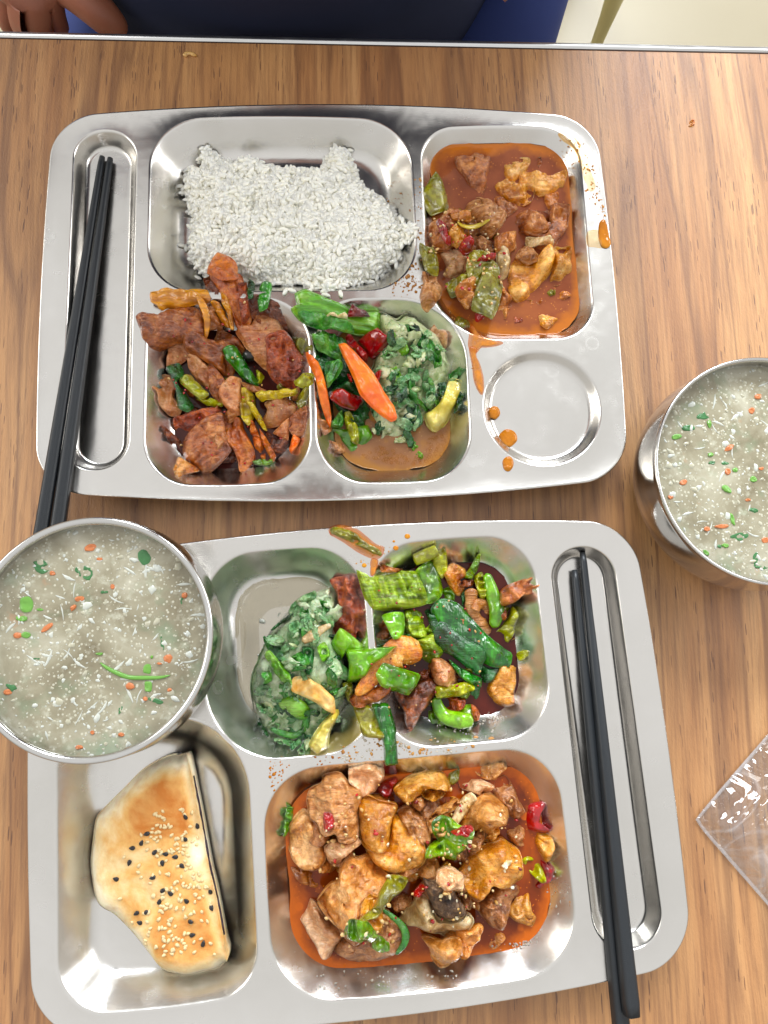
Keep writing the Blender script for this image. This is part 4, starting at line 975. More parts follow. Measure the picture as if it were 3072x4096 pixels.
dish('GU', 'pieces in the greens cell', 9, [
 (C, 'potato', 'potato_piece', 'smooth yellow potato wedge at the right side of the mash', '1270,760 1340,770 1360,820 1330,930 1270,1050 1210,1120 1150,1135 1100,1080 1080,1000 1180,950 1220,880', 14, dict(facets=1, rough=.6)),
 (S, 'leaf_dark', 'cabbage_leaf', 'dark leaf corner between potato wedge and cell wall', '1350,850 1385,860 1370,960 1310,1000 1330,920', 4, dict(ridge=1)),
 (C, 'stalk_green', 'cabbage_stalk', 'thick bright green stalk lying over the divider top', '65,110 150,85 340,150 480,175 600,185 720,185 718,300 700,345 600,352 480,335 300,320 160,320 90,270 30,205 90,190', 11, dict(facets=0, curl=-2, fibre=1, sharp=.5, rough=.5)),
 (S, 'leaf_mid', 'cabbage_leaf', 'dark green rib along the lower side of the thick stalk', '80,230 160,220 300,240 480,300 500,350 420,350 300,330 160,325 95,280', 4, dict(fibre=1)),
 (S, 'garlic', 'garlic_slice', 'white sliver lying on the thick green stalk', '305,215 440,205 455,245 380,240 305,230', 2.5),
 (S, 'chili_dark', Ch, 'blackened red chilli scrap on the green stalk', '460,240 500,145 560,165 630,205 635,235 560,245', 4, dict(sharp=.7)),
 (C, 'chili_red', Ch, 'slim red chilli lying left of the blocky one', '450,420 490,405 560,470 620,530 600,605 540,560 480,490', 8, dict(facets=1, rough=.5)),
 (C, 'chili_red', Ch, 'blocky cut red chilli on top of the greens', '540,410 620,360 700,337 745,390 795,460 770,490 660,538 600,470', 13, dict(facets=2, rough=.5, sharp=.6)),
 (C, 'chili_red', Ch, 'red chilli length below the big carrot stick', '325,900 370,820 420,825 545,855 570,900 510,970 400,945', 11, dict(facets=1, rough=.5)),
 (C, 'chili_red', Ch, 'short red chilli tip right of the big carrot stick', '660,720 700,670 735,680 715,740 700,770', 5, dict(facets=0, rough=.5)),
 (C, 'chili_red', Ch, 'tiny red chilli chip in the dark leaves', '455,695 480,690 500,750 480,750', 3, dict(facets=0)),
 (S, 'pepper_yellowgreen', Ls, 'ragged yellow-green stem end above the broth', '430,1010 500,1020 550,1150 545,1235 500,1240 460,1150', 9, dict(fibre=1.5)),
 (S, 'leaf_mid', 'cabbage_leaf', 'curly leaf tip left of the ragged stem', '320,1110 340,1060 410,980 430,1060 410,1110', 5, dict(ridge=2)),
 (C, 'carrot', 'carrot_slice', 'thin carrot sliver leaning against the divider', '135,545 230,630 270,720 300,850 325,1000 315,1080 290,1040 240,900 200,720 150,620', 6, dict(facets=1, rough=.4, sharp=.6, lift=5)),
 (S, 'carrot', 'carrot_slice', 'large orange carrot stick laid across the greens', '395,460 450,455 520,520 600,610 660,690 740,830 820,950 845,1050 800,1075 740,1030 640,940 560,850 520,740 450,590', 9, dict(rough=.5, sharp=.9, lift=3, curl=.4, wave=.3, fibre=.5)),
])
# --- stew in the far tray
filler('ST', '160,800 450,650 700,720 820,950 780,1300 620,1480 380,1400 130,1150', 18, ['stew_dark', 'stew_meat', 'pepper_olive', 'chicken_dark'], 24, 44, 'meat_scrap', 'half buried under the stewed chicken', 'meat scrap', BUR, 42, (8, 12), 15)
dish('ST', 'pieces of the chicken stew', 15, [
 (C, 'pork_red', 'meat_scrap', 'red scrap drowned near the lower wall of the stew', '790,1560 880,1580 900,1610 830,1630', 3, dict(minz=14.9, sub=0.95)),
 (C, 'stew_dark', Ck, 'bony chicken piece with a dark hole, at the far wall', '370,330 430,320 470,330 520,265 600,265 640,255 640,330 620,420 600,520 560,600 500,540 440,440 400,400', 12, dict()),
 (C, 'chicken_gold', Ck, 'golden cube at the far side of the stew', '770,320 860,310 930,330 940,370 900,440 830,500 790,490 760,420', 12, dict()),
 (C, 'stew_dark', Ck, 'dark shred breaking the surface at the far side', '1015,320 1050,310 1055,390 1020,380', 4),
 (C, 'chicken_gold', Ck, 'wide golden piece toward the outer wall, with pale corner', '900,430 960,440 1040,430 1100,470 1210,430 1220,470 1200,540 1140,580 1090,600 1030,600 960,540 890,530', 12, dict()),
 (C, 'chicken_gold', Ck, 'bumpy golden skin piece in the middle of the broth', '690,530 780,500 860,530 960,560 975,600 950,660 900,680 800,650 720,590', 11, dict(ridge=2)),
 (C, 'stew_meat', Ck, 'small cube near the outer wall with a shiny top', '1080,590 1140,570 1200,640 1215,680 1150,730 1090,690', 10, dict()),
 (C, 'stew_dark', Ck, 'ragged meat between the skin piece and the left heap', '680,640 740,630 800,680 850,710 790,760 740,790 680,720', 9, dict()),
 (C, 'stew_dark', Ck, 'dark ridge of meat nearest the outer wall', '1110,740 1220,720 1245,740 1240,860 1180,960 1150,1030 1080,1030 970,990 930,950 1050,900 1110,850', 11, dict(ridge=1.5)),
 (C, 'stew_dark', Ck, 'dark brown block carrying a round seed', '830,750 930,735 1090,745 1110,830 1100,900 1000,940 900,900 850,880 815,790', 15, dict(ridge=1)),
 (C, 'cartilage', Ck, 'pale cartilage strip below the dark block', '940,940 1050,950 1130,960 1130,1000 1040,990 960,1000', 6, dict()),
 (C, 'stew_dark', Ck, 'dark base of the heap beside the inner wall', '150,840 230,800 330,740 420,800 420,900 300,1020 200,1000 130,930', 17, dict(ridge=2)),
 (S, 'pepper_olive', Pp, 'olive pepper flap pressed to the inner wall', '80,1030 180,1040 215,1110 215,1230 140,1200 100,1120', 5, dict(ridge=1)),
 (S, 'pepper_olive', Pp, 'dull pepper sheet below the pale meat block', '300,1300 380,1260 470,1220 560,1240 480,1330 350,1390', 5, dict(ridge=1)),
 (S, 'pepper_olive', Pp, 'crumpled olive pepper in the middle of the heap', '460,1180 500,1060 600,1050 690,1160 700,1240 620,1290 500,1340', 8, dict(ridge=2)),
 (C, 'stew_meat', Ck, 'ragged brown meat at the rounded inner corner', '350,1420 400,1360 480,1330 520,1380 510,1440 450,1540 400,1500', 10, dict(ridge=2)),
 (C, 'chili_red', Ch, 'red chilli cut end floating at the rounded corner', '520,1550 580,1530 605,1560 550,1615 525,1600', 6, dict(facets=1, rough=.5)),
 (C, 'stew_meat', Ck, 'narrow meat strip right of the large olive pepper', '740,1310 790,1310 810,1400 800,1480 770,1570 710,1560 700,1490 730,1400', 9, dict(fibre=1)),
 (C, 'chicken_pale', Ck, 'pale smooth block in the lower left heap', '240,1060 330,1040 440,1060 465,1140 440,1210 300,1260 260,1240 290,1160', 14),
 (C, 'chicken_gold', Ck, 'small gold nugget above the red chilli', '300,940 360,870 440,880 460,930 420,990 370,1030 310,980', 11),
 (C, 'stew_meat', Ck, 'short log of meat at the upper left of the heap', '330,740 440,740 480,760 475,805 390,815 340,800', 9),
 (C, 'chicken_fibre', Ck, 'largest fibrous lump of the stew heap', '450,680 480,640 560,615 640,650 700,720 735,800 710,880 640,930 560,900 540,830 460,760', 19, dict(ridge=1)),
 (B, 'leek_yellow', 'leek_piece', 'thin yellow stem lying across the stew heap', '370,850 470,835 560,805 645,780', [2, 3.4, 3.4, 1.6], dict(flat=.7)),
 (S, 'pepper_olive', Pp, 'olive pepper kite at the inner wall near the rim', '90,620 150,530 205,440 250,500 300,620 320,660 260,710 170,765 110,690', 5, dict(sharp=.7, lift=3, curl=2)),
 (C, 'chili_red', Ch, 'slim chilli down the left of the gold nugget', '205,870 260,900 300,1000 310,1030 270,1020', 5, dict(facets=0, rough=.5)),
 (C, 'chili_red', Ch, 'plump bright red chilli in the middle of the stew heap', '400,1000 460,955 510,970 500,1030 440,1060 405,1050', 10, dict(facets=0, rough=.4)),
 (C, 'chicken_dark', Ck, 'folded brown meat right of the plump chilli', '460,890 520,960 600,960 670,960 680,1040 640,1110 560,1040 490,970', 9, dict(ridge=1.5)),
 (C, 'chili_red', Ch, 'slender chilli pointing left below the folded meat', '540,1130 620,1085 680,1080 670,1110 600,1130 550,1150', 5, dict(facets=0, rough=.5)),
 (C, 'stew_meat', Ck, 'brown lid of the bone strip with a shiny edge', '690,930 760,910 830,920 835,1010 780,1040 700,1030', 9),
 (C, 'cartilage', Ck, 'tapering pale bone strip in mid stew', '705,1030 800,1030 790,1200 745,1260 715,1200 700,1100', 8, dict(rough=.6)),
 (C, 'chicken_gold', Ck, 'big egg-shaped golden chunk in the lower stew', '810,1200 840,1120 900,1080 1000,1120 1050,1070 1100,1045 1130,1120 1120,1200 1060,1290 980,1400 880,1435 810,1390 800,1280', 21, dict(facets=2, rough=.7)),
 (C, 'chicken_fibre', Ck, 'fibrous brown cap on the egg-shaped chunk', '850,1100 880,1040 920,1000 970,1020 1020,1080 1000,1140 930,1170', 8, dict(fibre=1.5)),
 (C, 'chicken_gold', Ck, 'golden teardrop piece at the outer wall', '1130,1120 1150,1060 1250,1045 1280,1120 1290,1200 1230,1280 1170,1310 1120,1280 1140,1200', 14, dict(rough=.7)),
 (S, 'pepper_olive', Pp, 'large green pepper square in the lower stew', '600,1220 660,1250 740,1300 720,1400 700,1480 650,1580 560,1540 505,1490 520,1400', 6, dict(sharp=.5, lift=2, curl=1, maxtilt=.3)),
 (C, 'chicken_gold', Ck, 'small floating cube near the lower wall of the stew', '1030,1570 1100,1550 1170,1555 1170,1600 1090,1670 1050,1640', 7),
 (C, 'stew_meat', Ck, 'thin shaving floating below the egg-shaped chunk', '940,1440 1000,1455 1050,1440 1040,1470 970,1480', 3),
 (C, 'stew_meat', Ck, 'crooked scrap floating near the outer lower corner', '1190,1390 1220,1370 1280,1410 1200,1440', 4),
 (C, 'pepper_olive', Pp, 'tiny green pepper crumb floating in the stew', '1095,1370 1150,1365 1155,1400 1110,1405', 4),
 (C, 'chicken_fibre', Ck, 'fibrous meat piece fallen on the divider of the stew cell', '100,1250 170,1230 215,1240 215,1310 255,1330 240,1390 190,1480 140,1505 90,1460 80,1400 110,1320', 12, dict(fibre=2, fibre_dir=75, g='scraps on the tray dividers')),
 (C, 'pepper_olive', Pp, 'translucent olive cube fallen on the divider beside the spill', '390,1560 480,1600 490,1640 410,1760 320,1670', 7, dict(sharp=.6, g='scraps on the tray dividers')),
])
# --- mash in the near tray
mound('GL', 'mash_green', 'large wet mound of mashed potato and dark greens in the near tray',
      '680,180 740,150 780,230 775,400 760,560 800,720 810,860 800,1000 830,1050 780,1160 720,1330 700,1440 620,1495 500,1480 380,1480 260,1370 160,1240 130,1100 115,920 160,760 210,640 260,520 380,400 480,300 600,210', 27,
      [('leaf_coated', '390,340 440,270 520,220 600,190 600,250 520,290 440,350 400,390', 4), ('leaf_coated', '240,560 300,590 290,650 250,630', 4), ('leaf_coated', '390,460 470,430 480,600 420,660 380,600', 4),
       ('leaf_mid', '480,340 540,320 570,500 500,560', 3), ('leaf_dark', '500,640 590,660 570,860 520,830', 4), ('leaf_mid', '410,720 500,670 560,760 480,800 410,780', 5), ('leaf_coated', '300,700 380,720 400,830 340,800', 4),
       ('leaf_coated', '460,1460 500,1435 525,1480 480,1495', 3), ('leaf_coated', '135,1080 220,1140 200,1170 150,1150', 3), ('leaf_dark', '640,1250 700,1180 720,1240 660,1350 630,1370', 4),
       ('leaf_mid', '710,980 790,960 805,1000 740,1030', 5), ('leaf_mid', '640,260 740,300 750,360 680,350', 4), ('stalk_green', '620,640 680,600 720,700 660,760', 5), ('leaf_coated', '560,540 640,560 600,640', 3),
       ('leaf_coated', '230,1240 320,1250 300,1310 240,1300', 4), ('leaf_mid', '170,820 240,800 260,900 180,930', 4), ('leaf_coated', '400,930 450,980 480,1050 420,1040', 3), ('leaf_dark', '560,1120 640,1150 620,1190 570,1180', 4),
       ('leaf_coated', '280,1360 450,1390 430,1420 320,1410', 3), ('leaf_coated', '640,380 720,400 700,460 640,440', 3), ('leaf_mid', '700,740 770,800 780,900 720,860', 4)], 33, minz=6)
dish('GL', 'pieces lying on the mashed greens', 9, [
 (C, 'potato', 'potato_piece', 'yellowish potato edge at the foot of the near mound', '560,1400 640,1260 760,1150 785,1180 720,1320 700,1440 620,1492', 12, dict(facets=0, ridge=1)),
 (S, 'leaf_dark', 'cabbage_leaf', 'narrow leaf strip poking out from the mound to the cell floor', '250,490 330,420 400,375 405,410 320,460 265,502', 3),
 (S, 'leaf_dark', 'cabbage_leaf', 'dark leaf tail hanging at the lower left of the mound', '160,1200 190,1270 240,1350 205,1340 150,1270 138,1240', 3),
 (S, 'stalk_green', 'leek_ring', 'pale green leek band on the shoulder of the mound', '190,690 240,665 330,770 400,850 415,930 330,910 280,850 230,760', 6, dict(sharp=.6, fibre=1, lift=2)),
 (B, 'stalk_green', 'leek_ring', 'pale curved leek ring low on the mound', '315,1115 370,1085 440,1105 500,1160 530,1215', [6, 9, 11, 11, 8], dict(flat=.45)),
 (B, 'leaf_mid', 'leek_ring', 'thin bright green hoop under the pale leek ring', '245,1290 330,1325 430,1345 505,1300', [3, 4, 4, 3], dict(flat=.6)),
 (B, 'cartilage', 'onion_strip', 'whitish strand across the top of the mound', '500,590 580,545 660,490 725,455', [4, 7, 5, 3], dict(flat=.6)),
])
# the torn bread scrap
MATS['bread_scrap'] = MATS['bread']
put('GL', S, 'bread_scrap', 'bread_scrap', 'bread scrap', None, 'torn bit of toasted bread lying on the mashed greens', '415,940 440,880 520,868 550,885 640,940 745,1040 755,1175 700,1150 600,1080 500,1030 425,990', 6, sharp=.6, lift=2, rough=.8)
# --- peppers in the near tray
filler('PP', '330,700 700,560 1000,500 1300,650 1250,1150 1000,1420 600,1450 420,1300 330,1000', 24, ['pork_dark', 'leaf_dark', 'pepper_olive', 'pepper_ribbed', 'pork_brown'], 26, 48, 'vegetable_scrap', 'half buried under the peppers and leeks', 'scrap', 'buried pepper dish scraps', 43, (6, 11), 5)
dish('PP', 'pieces of the pepper stir-fry', 6.0, [
 (C, 'pork_brown', Lp, 'brown meat tip behind the ribbed pepper, at the rim', '325,300 350,280 420,300 500,310 440,335 340,340', 7, dict(z=20)),
 (S, 'pepper_green', Pp, 'green pepper tray at the bottom of the pepper dish', '720,1450 900,1420 1050,1400 1055,1550 900,1570 740,1580', 6, dict(sharp=.6)),
 (S, 'leaf_dark', Ls, 'dark leaf dipping in the sauce near the meat strip', '1040,1260 1120,1220 1140,1340 1060,1370', 3),
 (C, 'pork_orange', 'meat_scrap', 'orange skin scrap beside the lower pepper', '1050,1400 1090,1420 1125,1480 1100,1520 1060,1520', 5),
 (S, 'pepper_bright', Pp, 'short pepper wedge under the ribbed pepper', '340,690 420,660 510,665 515,760 500,840 430,870 390,800', 6, dict(curl=2)),
 (S, 'leaf_dark', Ls, 'flat dark leaf between the divider and the short wedge', '300,920 420,890 540,830 560,900 500,940 320,940', 3),
 (S, 'pepper_green', Pp, 'dark green slip behind the big leaf', '820,440 900,420 910,560 830,560', 4),
 (S, 'leaf_dark', Ls, 'dark leaf corner behind the short tube of pepper', '660,600 760,600 790,760 740,820 700,700', 4),
 (C, 'pepper_yellowgreen', Pp, 'small green end at the outer wall beside the meat strip', '1430,980 1490,960 1505,1000 1470,1040 1430,1040', 6),
 (C, 'pork_dark', 'meat_scrap', 'dark shred next to the bent green stalk', '1280,620 1330,650 1320,720 1285,700', 5),
 (S, 'pepper_yellowgreen', Pp, 'yellow-green flap topping the pepper dish', '740,260 770,150 830,150 850,200 865,290 860,320 820,380 760,300', 6),
 (B, 'pepper_yellowgreen', Pp, 'short stick of pale pepper at the far end of the dish', '590,240 680,205 775,165', [8, 9, 8], dict(flat=.8)),
 (C, 'pork_fat', Lp, 'translucent fatty pork with an orange rim', '850,310 900,265 1000,310 1010,370 960,400 1000,450 960,520 910,500 860,420 830,360', 9, dict(facets=1)),
 (C, 'pork_dark', 'meat_scrap', 'crumbly dark bit between fat pork and green spear', '950,430 1000,400 1080,400 1050,450 970,460', 6, dict(ridge=2)),
 (B, 'chicken_fibre', 'meat_strip', 'long twisted meat strip running beside the green stalk', '1040,470 1050,600 1080,700 1140,770 1205,830', [9, 8, 9, 10, 6], dict(flat=.7, rough=1)),
 (B, 'chicken_fibre', 'meat_strip', 'looped meat end curling off the twisted strip', '1075,650 1095,600 1150,590 1190,630 1170,675', [6, 7, 8, 7, 5], dict(flat=.7, rough=1)),
 (S, 'pepper_yellowgreen', Pp, 'pepper core with ribs next to the green spear', '1080,370 1140,340 1180,420 1170,520 1150,580 1100,500 1080,430', 7, dict(ridge=2, fibre=1)),
 (S, 'pepper_green', Pp, 'pointed green spear at the far wall', '1000,370 1050,280 1105,190 1120,260 1090,340 1050,390', 5, dict(curl=2)),
 (B, 'pepper_bright', Pp, 'bent green stalk near the outer wall', '1175,345 1215,480 1250,600 1250,700 1225,780', [5, 9, 10, 10, 6], dict(flat=.8)),
 (C, 'pork_brown', Lp, 'knobbly meat at the outer wall of the pepper dish', '1290,580 1300,490 1350,440 1430,410 1500,375 1560,400 1580,450 1530,520 1450,530 1390,580 1320,600', 12, dict(ridge=2)),
 (C, 'pepper_yellowgreen', Pp, 'yellow-green stalk leading to the smooth meat strip', '1220,860 1280,780 1340,700 1370,620 1410,680 1400,780 1380,860 1310,930 1260,910', 9, dict(facets=1)),
 (C, 'chicken_gold', 'meat_strip', 'smooth tan meat strip nearest the outer wall', '1330,930 1400,880 1465,895 1440,980 1410,1100 1400,1250 1390,1380 1330,1400 1230,1370 1170,1280 1190,1200 1260,1110 1290,1020', 13, dict(facets=2)),
 (C, 'pork_red', Lp, 'mahogany meat slab on the divider, left of the ribbed pepper', '720,105 850,75 960,95 980,200 1030,330 1030,440 990,480 930,500 920,555 850,530 760,540 750,480 790,340 770,200', 14, dict(v='GL', ridge=2, fibre=1)),
 (S, 'pepper_bright', Pp, 'green pepper kite over the divider', '735,600 800,490 860,520 980,620 980,650 860,660 805,735 740,640', 5, dict(v='GL', sharp=.7)),
 (C, 'pepper_ribbed', Pp, 'short fluted tube of pepper in mid dish', '510,660 560,630 650,650 680,740 695,840 640,865 560,850 510,770', 13, dict(fibre=2, facets=0, fibre_dir=-75)),
 (C, 'pepper_ribbed', Pp, 'large ribbed pepper lying inside-up across the divider', '145,335 210,350 240,370 330,350 430,330 520,335 600,340 640,420 680,500 700,570 640,600 520,620 380,640 260,640 215,560 180,470', 10, dict(fibre=3, facets=0, fibre_dir=-72, curl=-2, sharp=.6, n=96)),
 (S, 'pepper_green', Pp, 'curved pepper side joined to the ribbed one', '610,330 680,270 750,255 790,340 825,440 820,510 760,570 690,580 680,480 640,400', 8, dict(curl=4)),
 (C, 'pork_dark', 'meat_scrap', 'dark meat nub right of the small pepper roof', '620,1150 700,1120 720,1200 640,1230', 7),
 (C, 'pork_dark', Lp, 'dark pointed meat slab low in the dish', '440,1290 560,1330 620,1240 720,1200 770,1250 740,1370 650,1460 600,1560 560,1620 520,1540 510,1440 450,1340', 14, dict(ridge=1, fibre=1)),
 (C, 'pepper_ribbed', Lk, 'pale green leek under the dark leaves', '600,900 680,860 740,830 760,900 830,960 800,1010 720,1060 650,1010', 12, dict(fibre=1)),
 (C, 'pork_pale', 'onion_piece', 'whitish onion heart with amber edge', '740,1040 800,1030 860,1060 920,1120 1000,1220 900,1250 780,1240 740,1150', 11, dict(facets=1)),
 (C, 'pork_red', 'meat_scrap', 'reddish minced scrap inside the pepper ring', '830,1340 990,1350 980,1420 920,1450 850,1420', 9, dict(ridge=2)),
 (B, 'pepper_bright', Pp, 'hooped pepper ring at the bottom of the dish', '765,1340 795,1430 850,1495 950,1520 1055,1515', [6, 8, 10, 11, 8], dict(flat=.8)),
 (S, 'pepper_yellowgreen', Pp, 'vivid yellow-green strip below the onion heart', '770,1250 900,1240 1000,1220 1065,1240 1060,1290 960,1330 780,1340', 8, dict(sharp=.5)),
 (S, 'scallion', Ls, 'dark folded leek leaf end beside the onion heart', '880,1040 980,1110 1080,1160 1130,1190 1120,1250 1060,1240 960,1170 900,1090', 4),
 (S, 'leaf_dark', Ls, 'dark crumpled leaf end over the smooth meat strip', '1110,1060 1200,1110 1270,1100 1210,1200 1150,1215 1110,1130', 4),
 (S, 'scallion', Ls, 'broad glossy dark green leek leaf across the dish', '780,580 840,560 900,570 960,600 1010,650 1100,760 1200,860 1290,930 1375,985 1350,1080 1240,1090 1160,1060 1050,960 900,840 790,740 760,700 740,640', 5, dict(curl=3, fibre=1, lift=1)),
 (S, 'leaf_dark', Ls, 'second dark leek leaf folded over the broad one', '740,880 790,750 850,750 960,830 1080,910 1180,960 1140,1060 1110,1150 1040,1110 900,1000 780,950 730,910', 5, dict(curl=3, fibre=1, lift=1)),
 (C, 'pepper_bright', Pp, 'thick bright green pepper tube by the divider', '60,960 180,950 380,935 440,935 370,1000 260,1080 200,1180 60,1220 75,1080', 15, dict(facets=0, rough=.5)),
 (S, 'pepper_olive', Pp, 'olive pepper under the fatty slice, sliding to the mash cell', '20,1230 100,1230 120,1420 60,1360', 5),
 (S, 'pepper_olive', Pp, 'olive pepper panel leaning on the lower rim', '110,1400 250,1410 330,1500 340,1640 190,1640 150,1540', 5, dict(sharp=.5)),
 (C, 'pork_brown', Lp, 'meaty underside of the arched fatty slice', '90,1340 200,1260 330,1200 400,1250 380,1310 300,1370 180,1410 110,1400', 10),
 (B, 'pork_fat', Lp, 'arched fatty pork slice bowing over the pepper tube', '565,1080 545,990 470,975 380,1040 290,1130 210,1230 125,1315', [13, 22, 18, 14, 12, 9, 5], dict(flat=.4, lift=2)),
 (S, 'pepper_bright', Pp, 'roof-shaped bright pepper over the fatty slice', '290,1150 350,1065 460,1100 620,1150 640,1170 600,1240 545,1320 440,1290 330,1240', 7, dict(curl=3, sharp=.6, lift=2)),
 (C, 'scallion', Ls, 'dark green leek end hanging over the tray divider', '260,1410 380,1400 420,1500 450,1600 458,1740 460,1860 360,1860 350,1720 300,1540', 7, dict(facets=0, rough=.5, fibre=1)),
])
